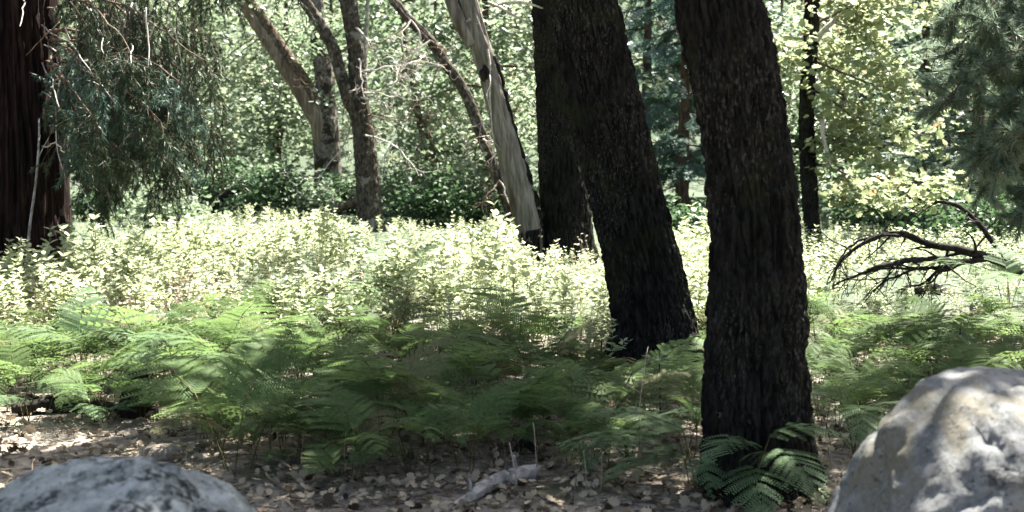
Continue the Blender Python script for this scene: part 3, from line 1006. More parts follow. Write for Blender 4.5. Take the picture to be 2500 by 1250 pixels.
# far wood, one mass
n = 1500
cen = np.stack([rng.uniform(-34, 34, n), rng.uniform(36, 60, n), np.zeros(n)], 1)
cen[:, 2] = gz(cen[:, 0], cen[:, 1]) + rng.uniform(.3, 9.5, n)
V, F = clumps(cen, 1.4, 21, .32)
tag(link('far_wood', mesh('far_wood', V, F, M['canopy'])), 'distant mass of woodland foliage closing the view', 'woodland', kind='stuff')

# ------------------------------------------------------------------ meadow herbs
def herb(h, nodes, leaf, seed, fork=True):
    """stem V,F and leaf V,F list at the origin"""
    P, r = wander([0, 0, 0], (rng.normal(0, .1), rng.normal(0, .1), 1), h, .0045, 5, .05, .02, .002)
    stem = [tube(P, r, 3, False)]
    pos, YY, sz = [], [], []
    axs = [(P, nodes, 1.0)]
    if fork:
        for _ in range(2):
            i = rng.integers(2, 5)
            Q, r2 = wander(P[i], (rng.normal(0, .6), rng.normal(0, .6), 1), h * .4, .003, 3, .08, .04, .0015)
            stem.append(tube(Q, r2, 3, False))
            axs.append((Q, nodes // 2, .85))
    for Q, k, s in axs:
        a0 = rng.uniform(0, 6.28)
        for j in range(k):
            t = (.18 + .82 * (j + 1) / k) * (len(Q) - 1)
            i = min(int(t), len(Q) - 2)
            p = Q[i] + (Q[i + 1] - Q[i]) * (t - i)
            for e in (0, math.pi):
                a = a0 + j * 1.57 + e + rng.normal(0, .2)
                el = rng.normal(.15 + .45 * j / k, .2)
                pos.append(p)
                YY.append([math.cos(a) * math.cos(el), math.sin(a) * math.cos(el), math.sin(el)])
                sz.append(leaf * s * (1.1 - .55 * (j / k) ** 2) * rng.uniform(.8, 1.2))
    return join(stem), np.array(pos), np.array(YY), np.array(sz)


herbs = []
for k in range(8):
    (sv, sf), pos, YY, sz = herb(rng.uniform(.55, .8), 8, .092, k)
    X, Y, Z = axes(YY, 1, .25)
    lv, lf = place(HERB, pos, X, Y, Z, sz)
    lo = place(LEAF, pos, X, Y, Z, sz)
    herbs.append((mesh('herb_stem', sv, sf, M['herb_stem']), mesh('herb_leaves', lv, lf, M['herb']), (sv, sf), lo))

trunks_xy = [(np.array(o.location[:2]), o) for o in bpy.data.objects if o.parent is None and o.get('category') == 'tree']


def clear(x, y, r=.35):
    for c, o in trunks_xy:
        if (c[0] - x) ** 2 + (c[1] - y) ** 2 < r * r:
            return False
    return True


def xpix(x, y):
    return W / 2 + x / y * FPX * CP


def ypix(y):
    return HOR + CAMZ * FPX / y


def fern_front(x_px):
    """near edge row (pixels) of the ferns, and the row where herbs take over"""
    near = np.interp(x_px, [0, 280, 480, 520, 800, 1100, 1500, 1700, 1990, 2150, 2500], [1015, 1035, 1045, 1150, 1180, 1150, 1150, 1150, 1150, 1090, 970])
    far = np.interp(x_px, [0, 250, 500, 800, 1100, 1300, 1480, 1720, 1990, 2200, 2500], [935, 915, 885, 870, 875, 890, 905, 890, 825, 815, 795])
    return near, far


spots = []
while len(spots) < 2650:
    y = 8.0 + 14 * rng.random()
    px = rng.uniform(-120, 2620)
    x = (px - W / 2) / (FPX * CP) * y
    near, far = fern_front(px)
    yp = ypix(y)
    if yp > far + rng.uniform(-30, 40) or not clear(x, y) or (px > 1975 and y < 10.6):
        continue
    if pn(np.array([[x * .8, y * .8, 2.5]]), 77)[0] < rng.uniform(-.75, 0):
        continue
    spots.append((x, y, px, yp))
spots.sort(key=lambda s: s[1])


def herb_label(px, yp):
    if yp > 690:
        row = 'at the front of the bright meadow'
    elif yp > 600:
        row = 'in the middle of the bright meadow'
    else:
        row = 'at the back of the bright meadow'
    if px < 330:
        col = 'below the red cedar'
    elif px < 780:
        col = 'below the forked grey trunk'
    elif px < 1050:
        col = 'below the mottled trunk'
    elif px < 1480:
        col = 'near the barkless leaning trunk'
    elif px < 1730:
        col = 'between the two nearest trunks'
    else:
        col = 'by the arching dead branch'
    return f'pale sunlit leafy herb {row}, {col}', f'meadow herbs {row} {col}'


# 290 nearest/most visible as individuals, taken evenly from the front two thirds; the rest one mass
idx = np.arange(len(spots))
vis = [i for i in idx if 0 < spots[i][2] < 2500 and spots[i][1] < 21]
pick = set(rng.choice(vis[:900], 285, replace=False).tolist())
mass_s, mass_l = [], []
for i, (x, y, px, yp) in enumerate(spots):
    k = int(rng.integers(0, 8))
    sc = rng.uniform(.55, 1.0) * (1.15 if rng.random() < .12 else 1.0)
    sc *= (.8 if px > 600 else .76) * (1 + 1.35 * float(pn(np.array([[x * .8, y * .8, .5]]), 78)[0])) * (1 - .25 * max(0, (y - 15) / 4))
    rz = rng.uniform(0, 6.28)
    z = g1(x, y)
    crest = np.interp(px, [0, 250, 400, 520, 620, 780, 860, 900, 1000, 1150, 1240, 1285, 1340, 1470, 1500, 1720, 1980, 2500], [600, 580, 560, 528, 505, 515, 530, 555, 545, 545, 570, 632, 635, 625, 580, 575, 570, 580])
    sc = min(sc, (CAMZ - (crest - HOR) / FPX * y - z) / .72 * rng.uniform(.62, 1.4))      # the meadow's height falls towards the trunks
    sc = max(sc, .22) if y > 14 else sc
    if px > 1975 and y < 13:
        sc = min(sc, rng.uniform(.28, .45))
    if sc < .16:
        continue
    if i in pick:
        lab, grp = herb_label(px, yp)
        t = thing('meadow_herb', lab, 'herb', (x, y, z), grp, rz, sc)
        link('stem', herbs[k][0], t)
        link('leaves', herbs[k][1], t)
    else:
        c, s = math.cos(rz) * sc, math.sin(rz) * sc
        for src, dst in ((herbs[k][2], mass_s), (herbs[k][3], mass_l)):
            v = src[0]
            dst.append((np.stack([v[:, 0] * c - v[:, 1] * s + x, v[:, 0] * s + v[:, 1] * c + y, v[:, 2] * sc + z], 1), src[1]))
V, F = join(mass_l)
ml = tag(link('meadow_foliage', mesh('meadow_foliage', V, F, M['herb'])), 'dense sunlit mass of pale leafy herbs filling the meadow', 'meadow', kind='stuff')
V, F = join(mass_s)
link('stems', mesh('meadow_stems', V, F, M['herb_stem']), ml)['kind'] = 'stuff'

# tall herbs that stand out, leaf by leaf
TALL = [(52, 775, 590, 'tall pale herb farthest out in front of the cedar trunk'), (112, 775, 560, 'tall leafy herb in front of the cedar, second from the edge'), (178, 775, 555, 'tallest leafy herb just beside the cedar foot'),
        (1352, 700, 605, 'bushy pale herb in front of the upright dark trunk foot'), (905, 620, 545, 'herb poking up over the foot of the mottled trunk'), (540, 640, 540, 'tall herb on the meadow edge below the cedar tips'),
        (1240, 640, 565, 'herb standing up just before the barkless trunk foot'), (690, 620, 522, 'tall herb on the meadow skyline below the forked trunk'), (620, 630, 515, 'tall herb on the meadow skyline below the tan limb'), (25, 775, 640, 'short leafy herb at the very edge beside the cedar'),
        *[(px_, yb_, yt_, 'leafy herb spike on the meadow crest between the cedar tips and the mottled trunk') for px_, yb_, yt_ in ((555, 625, 528), (585, 640, 540), (650, 615, 512), (668, 640, 532), (722, 625, 520), (752, 610, 516), (785, 630, 535), (826, 615, 530), (860, 640, 550))],
        *[(px_, yb_, yt_, 'leafy herb spike on the meadow crest between the mottled and barkless trunks') for px_, yb_, yt_ in ((975, 635, 548), (1010, 620, 542), (1062, 640, 556), (1105, 630, 550), (1150, 645, 560), (1195, 630, 556))],
        (1700, 860, 735, 'leafy herb peeping out between the two nearest trunk feet')]
hl = mesh('leaf', place(HERB, np.zeros((1, 3)), np.array([[1., 0, 0]]), np.array([[0, 1., 0]]), np.array([[0, 0, 1.]]), 1.0)[0], HERB[1], M['herb'])
for (px, yb, yt, lab) in TALL:
    g = ground_at(px, yb)
    h = at(px, yt, g[1])[2] - g[2]
    t = thing('tall_herb', lab, 'herb', g, 'herbs: ' + lab if 'spike' in lab else 'tall herbs rising above the meadow')
    (sv, sf), pos, YY, sz = herb(h, 10, .10, 0, fork=False)
    link('stem', mesh('tall_herb_stem', sv, sf, M['herb_stem']), t)
    X, Y, Z = axes(YY, 1, .2)
    for q in range(len(pos)):
        m4 = Matrix(np.stack([X[q], Y[q], Z[q]], 1).tolist()).to_4x4()
        o = link('leaf', hl, t)
        o.matrix_local = Matrix.Translation(pos[q].tolist()) @ m4 @ Matrix.Scale(float(sz[q]), 4)

# dry stalks and dry small leaves on the near left of the meadow
ch, pos = [], []
for _ in range(750):
    px, yp = rng.uniform(-60, 560), rng.uniform(690, 860)
    if rng.random() < .25:
        px, yp = rng.uniform(560, 1450), rng.uniform(640, 780)
    g = ground_at(px, yp)
    P, r = wander(g, (rng.normal(0, .25), rng.normal(0, .25), 1), rng.uniform(.2, .5), .0028, 6, .12, 0, .0012)
    ch.append(tube(P, r, 3, False))
    pos += [P[i] for i in rng.integers(2, 7, 7)]
V, F = join(ch)
ds = tag(link('dry_stalks', mesh('dry_stalks', V, F, M['dry_stem'])), 'tangle of thin dry brown stalks among the near meadow herbs', 'dry stalks', kind='stuff')
V, F = rand_leaves(np.array(pos), .035 * rng.uniform(.6, 1.3, len(pos)), LEAF, .6, .8)
link('dry_leaves', mesh('dry_leaves', V, F, M['dry_leaf']), ds)['kind'] = 'stuff'


# ------------------------------------------------------------------ bracken
def frond(L, stalk, n, step, curve0, curve1, seed, width=.62):
    """one bracken frond: stalk rising from the origin, blade arching towards +Y; returns leaf V,F and stalk V,F"""
    r = np.random.default_rng(seed)
    lean = .25
    pts = [np.array([0, 0, -.02]), np.array([0, lean * stalk * .45, stalk * .55]), np.array([0, lean * stalk, stalk])]
    m = 26 if step < .03 else 12
    P, p, = [], pts[-1].copy()
    side = r.normal(0, .05)
    for k in range(m + 1):
        t = k / m
        e = curve0 + (curve1 - curve0) * t
        P.append(p.copy())
        p = p + np.array([side * t, math.cos(e), math.sin(e)]) * L / m
    P = np.array(P)
    stem = tube(np.vstack([spline(np.array(pts), 6)[:-1], P]), np.concatenate([np.full(5, .0035), np.linspace(.003, .0008, m + 1)]), 3, False)
    ch = []
    for k in range(n):
        t = 1 - (1 - (k + .2) / n) ** 1.3
        q = t * m
        i = min(int(q), m - 1)
        b = P[i] + (P[i + 1] - P[i]) * (q - i)
        d = P[i + 1] - P[i]
        d = d / np.linalg.norm(d)
        up = np.array([0, -d[2], d[1]])
        for s in (-1, 1):
            ln = L * width * (1 - t) ** .85 * (1 - .25 * (1 - t) ** 6) * r.uniform(.85, 1.1) + .012
            ang = R(62 - 12 * t)
            ax = d * math.cos(ang) + np.array([s, 0, 0]) * math.sin(ang)
            np_ = max(3, int(ln / step))
            tt = (np.arange(np_) + .3) / np_
            droop = -.22 * ln * tt ** 2 + r.normal(0, .01)
            c = b + ax * (tt * ln)[:, None] + up * droop[:, None]
            side_v = np.cross(up, ax)
            for e in (-1, 1):
                pl = (.105 * ln * (1 - tt) ** .75 + .009) * r.uniform(.85, 1.15, np_)
                dirv = side_v * e * .9 + ax * .42 + up * r.normal(-.05, .12)
                dirv = dirv / np.linalg.norm(dirv)
                hw = ln / np_ * .38
                a_ = c - ax * hw
                b_ = c + ax * hw
                tip = c + dirv * pl[:, None] + ax * hw * .3
                mid1 = c - ax * hw * .8 + dirv * pl[:, None] * .55
                mid2 = c + ax * hw * .9 + dirv * pl[:, None] * .6
                V = np.stack([a_, mid1, tip, mid2, b_], 1).reshape(-1, 3)
                F = np.arange(np_ * 5).reshape(-1, 5)
                if e * s < 0:
                    F = F[:, ::-1]
                ch.append((V, [F]))
    V, F = join(ch)
    return (V, F), stem


FR = []
for k in range(10):
    L = rng.uniform(.36, .56)
    lf, stm = frond(L, rng.uniform(.14, .34), 15, .013, R(rng.uniform(20, 70)), R(rng.uniform(-45, 10)), 300 + k, rng.uniform(.5, .66))
    V, F = join([lf])
    blade = mesh('frond', V, F, M['fern'])
    if k == 9:
        blade.materials[0] = M['fern_dry']
    FR.append((blade, mesh('frond_stalk', *stm, M['fern_stem'])))
FRL = []
for k in range(5):
    lf, stm = frond(.5, rng.uniform(.2, .34), 9, .034, R(rng.uniform(30, 60)), R(rng.uniform(-35, 0)), 340 + k, .6)
    FRL.append((lf, stm))


def fern(g, label, group, nf, sc, tilt=.0):
    t = thing('bracken_fern', label, 'fern', g, group, rng.uniform(0, 6.28))
    a0 = rng.uniform(0, 6.28)
    for k in range(nf):
        b, s = FR[int(rng.integers(0, 9)) if rng.random() > .05 else 9]
        q = sc * rng.uniform(.75, 1.12)
        o = link('frond', b, t, (rng.normal(0, .05), rng.normal(0, .05), 0), (rng.normal(0, .22), rng.normal(0, .2), a0 + k * 2.4 + rng.normal(0, .4)), q)
        link('stalk', s, o)
    return t


def fern_label(px, yp):
    if px < 260:
        return 'bracken fern at the edge of the sunny litter clearing'
    if px < 520:
        return 'bracken fern around the shaded hollow beside the sunny clearing' if yp > 900 else 'bracken fern behind the shaded hollow, below the dry stalks'
    if px < 1150:
        if yp > 1010:
            return 'shaded bracken fern at the near rim of the bank facing the speckled boulder'
        if yp > 860:
            return 'shaded bracken fern halfway up the bank below the mottled trunk'
        return 'bracken fern at the meadow margin below the mottled trunk'
    if px < 1480:
        if yp > 1010:
            return 'shaded bracken fern behind the pale fallen log'
        if yp > 860:
            return 'shaded bracken fern beside the broad leaning trunk foot'
        return 'bracken fern at the meadow margin beside the broad leaning trunk'
    if px < 1740:
        return 'shaded bracken fern between the feet of the two nearest trunks' if yp > 920 else 'bracken fern just behind the broad leaning trunk foot'
    if yp > 930:
        return 'dark bracken fern in the gap between nearest trunk and big boulder'
    if px < 2080:
        return 'sunlit bracken fern just past the nearest trunk'
    if px < 2320:
        return 'sunlit bracken fern below the arching dead branch'
    return 'yellow-green sunlit bracken fern over the top of the big boulder'


cand = []
tries = 0
while len(cand) < 430 and tries < 60000:
    tries += 1
    px = rng.uniform(-60, 2560)
    near, far = fern_front(px)
    yp = rng.uniform(far - 75 * rng.random() ** 2, near)
    if rng.random() > (yp / near) ** -1 * .62 + .2:
        continue
    g = ground_at(px, yp)
    if not clear(g[0], g[1], .30):
        continue
    if (1690 < px < 2010 and yp > 1060) or (1565 < px < 1660 and yp > 1035):
        continue
    md = min([1e9] + [(g[0] - c[0][0]) ** 2 + (g[1] - c[0][1]) ** 2 for c in cand])
    if md < .15 ** 2:
        continue
    cand.append((g, px, yp))
rng.shuffle(cand)
mass = []
mstem = []
for i, (g, px, yp) in enumerate(cand):
    sc = rng.uniform(.42, .84) * (.5 if 1470 < px < 1720 and 895 < yp < 1000 else 1) * (1.3 if rng.random() < .12 else 1) * (.62 if px > 1975 and yp < 875 else 1)
    if i < 288:
        lab = fern_label(px, yp)
        fern(g, lab, lab.replace('bracken fern', 'ferns'), int(rng.integers(3, 6)), sc)
    else:
        for k in range(3):
            lf, stm = FRL[int(rng.integers(0, 5))]
            a = rng.uniform(0, 6.28)
            q = sc * rng.uniform(.7, 1.1)
            c, s = math.cos(a) * q, math.sin(a) * q
            for src, dst in ((lf, mass), (stm, mstem)):
                v = src[0]
                dst.append((np.stack([v[:, 0] * c - v[:, 1] * s + g[0], v[:, 0] * s + v[:, 1] * c + g[1], v[:, 2] * q + g[2]], 1), src[1]))
V, F = join(mass)
fm = tag(link('bracken_undergrowth', mesh('bracken_undergrowth', V, F, M['fern'])), 'continuous undergrowth of bracken between the single ferns', 'undergrowth', kind='stuff')
V, F = join(mstem)
link('stalks', mesh('bracken_stalks', V, F, M['fern_stem']), fm)['kind'] = 'stuff'


def hero(g, lab, fr):
    t = thing('bracken_fern', lab, 'fern', g)
    for (az, tilt, L, st, c0, c1, w) in fr:
        lf, stm = frond(L, st, 17, .011, R(c0), R(c1), int(rng.integers(1e6)), w)
        V, F = join([lf])
        o = link('frond', mesh('hero_frond', V, F, M['fern_fresh']), t, (rng.normal(0, .02), rng.normal(0, .02), 0), (R(tilt), 0, R(az)))
        link('stalk', mesh('hero_stalk', *stm, M['fern_stem']), o)
    return t


# frond local +Y; az turns it counter-clockwise: 180 = towards the camera, 90 = to the left, -90 = to the right
hero(ground_at(1815, 1205) + [0, -.12, 0], 'large fresh fern spreading in front of the nearest trunk foot', [(205, 0, .46, .22, 25, -58, .55), (-100, 0, .36, .30, 30, -40, .5), (140, 0, .34, .26, 30, -40, .5), (15, 0, .26, .30, 70, 30, .55), (180, 0, .38, .16, 10, -55, .55)])
hero(ground_at(1690, 1185), 'low fern reaching sideways from the nearest trunk foot over the litter', [(95, 0, .55, .20, 20, -22, .5), (110, 0, .42, .14, 15, -35, .5), (70, 0, .5, .26, 25, -20, .5), (180, 0, .3, .15, 10, -40, .5)])
hero(ground_at(1540, 1130), 'flat spreading fern at the rim of the litter near the nearest trunk', [(85, 0, .5, .16, 20, -20, .5), (150, 0, .4, .14, 15, -30, .5), (-80, 0, .4, .2, 25, -20, .5)])
hero(ground_at(435, 1010), 'bright backlit fern beside the shaded hollow', [(175, 0, .46, .42, 40, -65, .5), (120, 0, .35, .3, 30, -35, .55), (-120, 0, .4, .3, 30, -40, .5)])
hero(ground_at(260, 1035), 'small sunlit fern on the sunny litter clearing', [(100, 0, .25, .08, 20, -15, .5), (-60, 0, .25, .08, 25, -15, .5), (190, 0, .2, .08, 20, -20, .5)])
hero(ground_at(60, 1030), 'sunlit fern at the very edge of the clearing', [(-110, 0, .4, .2, 20, -35, .5), (-60, 0, .35, .18, 25, -30, .5), (160, 0, .3, .15, 20, -30, .5)])
hero(ground_at(190, 940), 'broad bright fern above the sunny clearing', [(-75, 0, .6, .30, 35, -15, .6), (90, 0, .5, .28, 30, -20, .55), (-130, 0, .5, .3, 30, -25, .55), (10, 0, .45, .3, 60, 10, .55)])
hero(ground_at(2090, 1120), 'dark fern drooping against the flank of the big boulder', [(-120, 0, .5, .26, 25, -50, .5), (170, 0, .45, .26, 30, -50, .5), (100, 0, .4, .28, 30, -35, .5)])
hero(ground_at(2460, 800), 'brightest sunlit fern above the crest of the big boulder', [(90, 0, .6, .4, 35, -15, .6), (-90, 0, .6, .4, 35, -15, .6), (150, 0, .5, .4, 30, -30, .6), (0, 0, .4, .4, 60, 10, .55)])
hero(ground_at(960, 850), 'tall dark upright fern standing against the bright meadow', [(-40, 0, .48, .42, 65, 25, .5), (30, 0, .42, .40, 65, 30, .5), (-100, 0, .4, .36, 40, 0, .5), (120, 0, .4, .36, 45, -10, .5)])


# ------------------------------------------------------------------ small conifer saplings
def sapling(px, yb, yt, lab, mat='needle_blue', reach=.2):
    g = ground_at(px, yb)
    h = at(px, yt, g[1])[2] - g[2]
    t = thing('conifer_sapling', lab, 'sapling', g, 'conifer saplings among the ferns')
    P, r = wander(g - [0, 0, .02], (0, 0, 1), h, .007, 12, .012, 0, .003)
    V, F = tube(P, r, 5)
    part('stem', V, F, M['dark_branch'], t)
    for lev in range(3, 12, 2):
        for a in rng.uniform(0, 6.28) + np.arange(4) * 1.57:
            Q, r2 = wander(P[lev], (math.cos(a), math.sin(a), .25), reach * (1.15 - lev / 14), .003, 6, .05, 0, .001)
            V, F = join([tube(Q, r2, 3, False), strand_needles(Q, 420, .03, .0028, .8, .05)])
            part('bough', V, F, M[mat], t)


for s in ((1612, 1062, 850, 'thin conifer sapling with a bare dark stem between the two nearest trunks'), (2343, 920, 792, 'dark-stemmed conifer sapling over the big boulder'), (2412, 925, 838, 'smaller conifer sapling over the big boulder crest'),
          (2380, 750, 640, 'feathery conifer sapling beneath the arching dead branch'), (1467, 880, 785, 'small conifer sapling beside the broad leaning trunk'), (2053, 880, 806, 'small conifer sapling just past the nearest trunk'), (680, 920, 812, 'conifer sapling with dark stem halfway up the fern bank')):
    sapling(*s)


# ------------------------------------------------------------------ boulders and stones
def ico(n):
    import bmesh
    bm = bmesh.new()
    bmesh.ops.create_icosphere(bm, subdivisions=n, radius=1)
    V = np.array([v.co[:] for v in bm.verts])
    F = np.array([[v.index for v in f.verts] for f in bm.faces])
    bm.free()
    return V, F


def boulder(name, lab, cen, rad, mat, seed, planes, sub=6, rough=.03, crease=None):
    D, F = ico(sub)
    r = np.random.default_rng(seed)
    N = np.array(planes, float)
    h = N[:, 3]
    N = norm(N[:, :3])
    q = D @ N.T
    lim = np.where(q > .05, h[None] / np.maximum(q, .05), 9.0)
    k = 14.0
    rr = -np.log(np.exp(-k * lim).sum(1) + np.exp(-k * 1.05)) / k
    rr = rr + .05 * pn(D * 1.7, seed) + .035 * pn(D * 4, seed + 1) + rough * .6 * pn(D * 10, seed + 2) + rough * .25 * pn(D * 24, seed + 3)
    rr += rough * .12 * pn(D * 55, seed + 4)
    if crease is not None:
        c = pn(D * 2.1 + 3.1, seed + 5)
        rr -= crease * np.exp(-(c / .05) ** 2)
    V = D * rr[:, None] * np.array(rad) + np.array(cen)
    o = tag(link(name, mesh(name, V - np.array([cen[0], cen[1], 0]), F, M[mat], True), None, (cen[0], cen[1], 0)), lab, 'rock')
    return o


bc = at(2470, 300, 4.1)
boulder('boulder', 'big pale granite boulder with ochre stains, nearest to the viewer', (bc[0] + .07, 4.15, .27), (.60, .55, .585), 'granite', 21,
        [(-.95, -.25, .30, .83), (-.55, -.5, .75, .93), (.15, -.2, 1, .93), (.5, -.7, .5, .80), (-.1, -1, .25, .82), (.95, -.3, .1, .9), (-.6, .6, .4, .9), (.2, 1, .3, .9)], 6, .05, .03)
bc = at(255, 300, 3.55)
boulder('boulder', 'low blue-grey boulder speckled with black lichen beside the clearing', (bc[0] - .04, 3.55, .17), (.57, .45, .545), 'granite_blue', 33,
        [(0, -.2, 1, .96), (-.8, -.2, .75, .95), (.7, -.2, .75, .93), (-.2, -1, .3, .9), (.3, -.8, .8, .97)], 6, .06, .02)
g = ground_at(400, 1120)
boulder('stone', 'small flat brown stone just behind the blue-grey boulder', (g[0], g[1], .02), (.11, .08, .06), 'dull_stone', 41, [(0, 0, 1, .8), (-.6, -.6, .4, .85)], 4, .05)
g = ground_at(2395, 770)
boulder('stone', 'pale stone beside the short dark log', (g[0], g[1], .05), (.09, .08, .09), 'granite', 43, [(0, 0, 1, .85), (-.6, -.6, .4, .85)], 4, .05)


# ------------------------------------------------------------------ logs, branches, shaded-hollow plug, stalks
def log(name, lab, pts, rad, mat, seed, ends=True, cat='log', knots=2):
    P = np.array(pts, float)
    t = thing(name, lab, cat, P[0])
    C = np.hstack([P, np.array(rad)[:, None]])
    V, F = trunk(C, 28, .012, (40, .005, .15, .4), seed, 0)
    n = len(V) // 28
    q = np.arange(28)
    c0, c1 = V[:28].mean(0), V[-28:].mean(0)
    V2 = np.vstack([V, c0, c1])
    caps = np.vstack([np.stack([(q + 1) % 28, q, np.full(28, len(V))], 1), np.stack([(n - 1) * 28 + q, (n - 1) * 28 + (q + 1) % 28, np.full(28, len(V) + 1)], 1)])
    part('stem', V2, [F[0], caps], M[mat], t, True)
    for k in range(knots):
        i = rng.integers(1, len(P))
        V, F = tube(*wander(P[i] + [0, 0, rad[i] * .5], (rng.normal(), rng.normal(), .5), rng.uniform(.04, .12), rad[i] * .4, 4, .1, 0, rad[i] * .2), 6)
        part('knot', V, F, M[mat], t)
    return t


def gp(px, py, up):
    return ground_at(px, py) + [0, 0, up]


log('fallen_log', 'pale weathered log lying on the leaf litter', [gp(1095, 1246, .008), gp(1150, 1225, .02), gp(1200, 1200, .032), gp(1260, 1182, .035), gp(1310, 1166, .03)], [.012, .024, .034, .040, .036], 'grey_log', 201)
log('fallen_log', 'low dark log laid in for the shadow line edging the sunny clearing', [gp(30, 1012, .03), gp(110, 1004, .04), gp(200, 1003, .04), gp(290, 1012, .03)], [.03, .05, .05, .03], 'char', 203)  # dark log added to draw the shadow line along the litter
log('fallen_log', 'short dark log with a pale broken end beneath the dead branch', [at(2235, 712, 13) , at(2270, 706, 13), at(2300, 715, 12.9), at(2325, 738, 12.7)], [.04, .06, .065, .05], 'dark_branch', 205)
log('broken_branch', 'dark crooked broken branch sticking out of the dry stalks', [gp(120, 815, .0), at(150, 770, 11), at(180, 748, 11.1), at(205, 742, 11.2), at(232, 752, 11.2)], [.03, .035, .02, .022, .012], 'char', 207, cat='branch')
log('broken_branch', 'short upright black stick standing in the bright meadow', [gp(536, 650, 0), at(536, 615, 15.2), at(535, 585, 15.2)], [.014, .014, .011], 'char', 209, cat='branch', knots=0)
log('broken_branch', 'curved root-like brown branch at the rim of the fern bank', [gp(1255, 1105, .0), gp(1280, 1100, .05), gp(1305, 1108, .03)], [.02, .022, .012], 'dark_branch', 210, cat='branch', knots=0)
log('fallen_log', 'grey tangled log lying behind the meadow beside the mottled trunk', [at(795, 525, 22), at(830, 508, 22), at(868, 492, 22), at(880, 460, 22)], [.05, .06, .06, .04], 'mossy_bark', 212, knots=4)
log('fallen_log', 'dark slanting log under the shrubs below the forked trunk', [at(480, 540, 24.5), at(560, 470, 24.5), at(640, 440, 24.6), at(700, 428, 24.8)], [.04, .07, .09, .06], 'char', 214, knots=3)

g = ground_at(340, 1012)
st_ = thing('hollow_shade', 'dark plug standing in for the shaded hollow among the bright ferns', 'hollow_shade', g)  # dark shape added where there is only a shaded hollow under ferns
V, F = trunk([[g[0], g[1], -.05, .10], [g[0], g[1], .06, .085], [g[0] + .01, g[1], .17, .075], [g[0] + .01, g[1], .24, .06]], 60, .01, (30, .012, .25, .5), 220, .3)
part('stem', V, F, M['char'], st_, True)
V, F = tube(np.array([[g[0], g[1], .10], [g[0] + .01, g[1], .215]]), [.07, .065], 16)
part('core', V, F, M['char'], st_)

# arching dead branch
DB = 11.6
db = thing('fallen_branch', 'dark arching dead branch fanning out its limbs over the ferns', 'branch', ground_at(2560, 706))


def limb(pts, w0, w1, kids=0, name='limb', mat='dark_branch', d0=DB):
    dd = d0 + rng.uniform(-.35, .35)
    P = np.array([at(x, y, d0 if k == 0 else d0 + (dd - d0) * k / (len(pts) - 1)) for k, (x, y) in enumerate(pts)])
    S = spline(np.hstack([P, np.linspace(w0 * 1.05, w1 * 1.3, len(P))[:, None] / 2 / FPX * DB]), 40)
    S[:, :3] += np.cumsum(rng.normal(0, .0035, (40, 3)), 0)
    V, F = tube(S[:, :3], S[:, 3] * (1 + .12 * rng.normal(0, 1, 40)), 8)
    o = part(name, V, F, M[mat], db, True)
    for _ in range(kids * 2):
        i = rng.integers(8, 38)
        V, F = tube(*wander(S[i, :3], norm(norm(S[i, :3] - S[i - 2, :3]) * .7 + rng.normal(0, .5, 3) + [0, 0, -.3]), rng.uniform(.12, .45), max(.005, S[i, 3] * .5), 8, .14, -.05, .003), 4)
        part('twig', V, F, M[mat], o)


limb([(2560, 706), (2500, 668), (2440, 640), (2400, 622), (2330, 608), (2280, 602), (2240, 588), (2200, 576), (2160, 578), (2110, 600), (2070, 628), (2045, 655), (2030, 690)], 24, 4, 8, 'main_stem')
limb([(2200, 576), (2150, 573), (2100, 578), (2060, 600), (2030, 640), (2020, 668)], 8, 2, 5)
limb([(2420, 628), (2360, 632), (2300, 624), (2230, 627), (2170, 640), (2128, 650)], 15, 8, 3)
limb([(2390, 632), (2330, 645), (2270, 655), (2210, 655), (2140, 660), (2080, 680), (2032, 705)], 9, 4, 6)
limb([(2360, 640), (2300, 655), (2240, 655), (2190, 672), (2150, 690), (2130, 715)], 10, 3, 6)
limb([(2330, 645), (2290, 662), (2250, 690), (2200, 700), (2185, 712)], 9, 3, 5)
limb([(2230, 630), (2200, 645), (2170, 680), (2140, 700)], 6, 2, 4)
limb([(2260, 660), (2230, 640), (2205, 632)], 4, 2, 1)
limb([(2300, 660), (2260, 690), (2230, 712), (2200, 735)], 6, 2, 4)
limb([(2490, 660), (2430, 610), (2390, 560), (2350, 525), (2310, 507), (2270, 508), (2220, 500)], 14, 5, 6, 'upright_limb', 'dark_branch')
cen = np.array([at(rng.uniform(2140, 2330), rng.uniform(430, 505), DB + rng.uniform(-.3, .5)) for _ in range(26)])
V, F = clumps(cen, .16, 9, .085, LOBED, .4)
part('leaves', V, F, M['oak_leaf'], db)

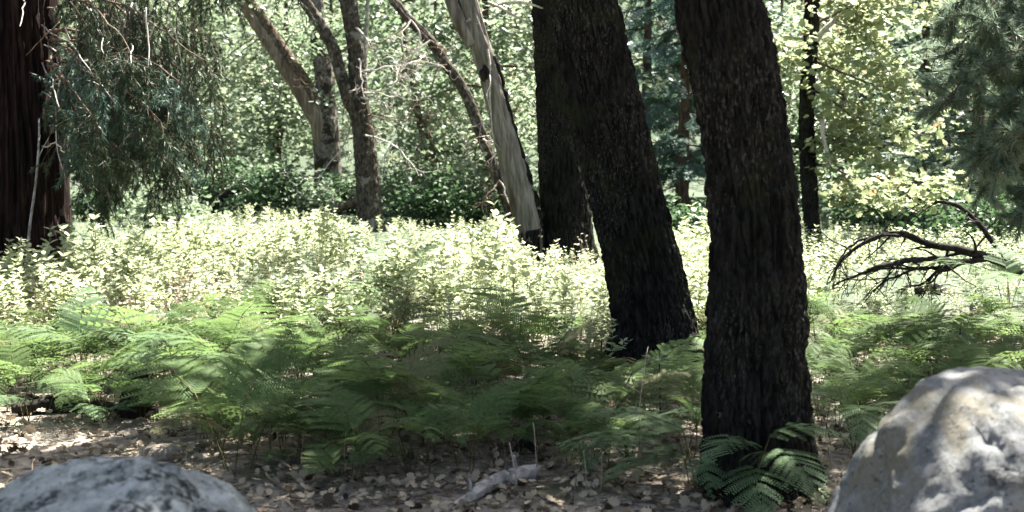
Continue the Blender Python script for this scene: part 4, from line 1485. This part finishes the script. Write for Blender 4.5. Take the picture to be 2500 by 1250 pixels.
# dry upright stalks in the litter
for k, (px, yb, yt, lab) in enumerate([(1245, 1190, 1060, 'thin brown dry stalk left of the pale log tip'), (1262, 1200, 1075, 'slightly bent dry stalk beside the pale log'), (1310, 1170, 1020, 'tall thin dry stalk behind the pale log end'), (1397, 1225, 1150, 'short pale dry stalk on the open litter'),
                                        (1430, 1200, 1090, 'dark dry stalk on the open litter right of the pale log'), (1465, 1195, 1105, 'leaning dry stalk on the open litter'), (700, 1175, 1110, 'dry stalk at the rim of the fern bank by the lichened boulder'), (735, 1140, 1060, 'dry straw stalk among the front ferns'), (845, 1160, 1045, 'upright straw stalk before the middle ferns'),
                                        (1050, 1170, 1060, 'dark thin stalk before the middle ferns'), (1215, 1150, 1070, 'bent straw stalk at the ferns edge'), (1548, 1120, 840, 'tall seeding grass stalk in front of the broad leaning trunk'), (1980, 1240, 1180, 'curled dry stalk in deep shade at the nearest trunk foot')]):
    g = ground_at(px, yb)
    h = at(px, yt, g[1])[2] - g[2]
    t = thing('dry_stalk', lab, 'stalk', g, 'dry stalks standing in the litter')
    P, r = wander(g - [0, 0, .01], (rng.normal(0, .08), rng.normal(0, .08), 1), h, .0035, 10, .05, 0, .0016)
    V, F = tube(P, r, 4)
    part('stem', V, F, M['dry_stem' if k % 3 else 'brown_twig'], t)
    V, F = tube(*wander(P[6], (rng.normal(), rng.normal(), .8), h * .25, .002, 5, .1, 0, .001), 3)
    part('twig', V, F, M['dry_stem'], t)

# ------------------------------------------------------------------ leaf litter
n = 10500
y = 4.6 + 6.5 * rng.random(n) ** 1.5
x = rng.uniform(-.42, .42, n) * y
pos = np.stack([x, y, gz(x, y) + .006 + .022 * rng.random(n)], 1)
V, F = rand_leaves(pos, .043 * rng.uniform(.4, 1.5, n), LOBED, 1.0, .62, 0.0)
tag(link('leaf_litter', mesh('leaf_litter', V, F, M['litter'])), 'brown carpet of fallen leaves covering the ground', 'leaf litter', kind='stuff')
dl = []
for k in range(6):
    v = LOBED[0].copy()
    v[:, 2] += .25 * (rng.uniform(-.6, 1)) * (v[:, 1] - .5) ** 2 * 2 + .35 * rng.uniform(-.3, 1) * np.abs(v[:, 0])
    v[:, 1] -= .5
    dl.append(mesh('dead_leaf', v, LOBED[1], M['litter']))
k = 0
while k < 290:
    px, py = rng.uniform(20, 2030), rng.uniform(1080, 1249)
    if px < 620 and py > 1120:
        continue
    g = ground_at(px, py)
    link('dead_leaf', dl[k % 6], ground, (g[0], g[1], g[2] + .03), (rng.normal(0, .45), rng.normal(0, .45), rng.uniform(0, 6.28)), rng.uniform(.032, .062))
    k += 1
# fine twigs on the litter
ch = []
for _ in range(260):
    px, py = rng.uniform(0, 2050), rng.uniform(1040, 1250)
    g = ground_at(px, py)
    a = rng.uniform(0, 6.28)
    P, r = wander(g + [0, 0, .025], (math.cos(a), math.sin(a), rng.normal(0, .08)), rng.uniform(.06, .3), .003, 6, .12, 0, .0015)
    ch.append(tube(P, r, 4))
V, F = join(ch)
tag(link('twig_litter', mesh('twig_litter', V, F, M['brown_twig'])), 'fine broken twigs strewn over the fallen leaves', 'twigs', kind='stuff')
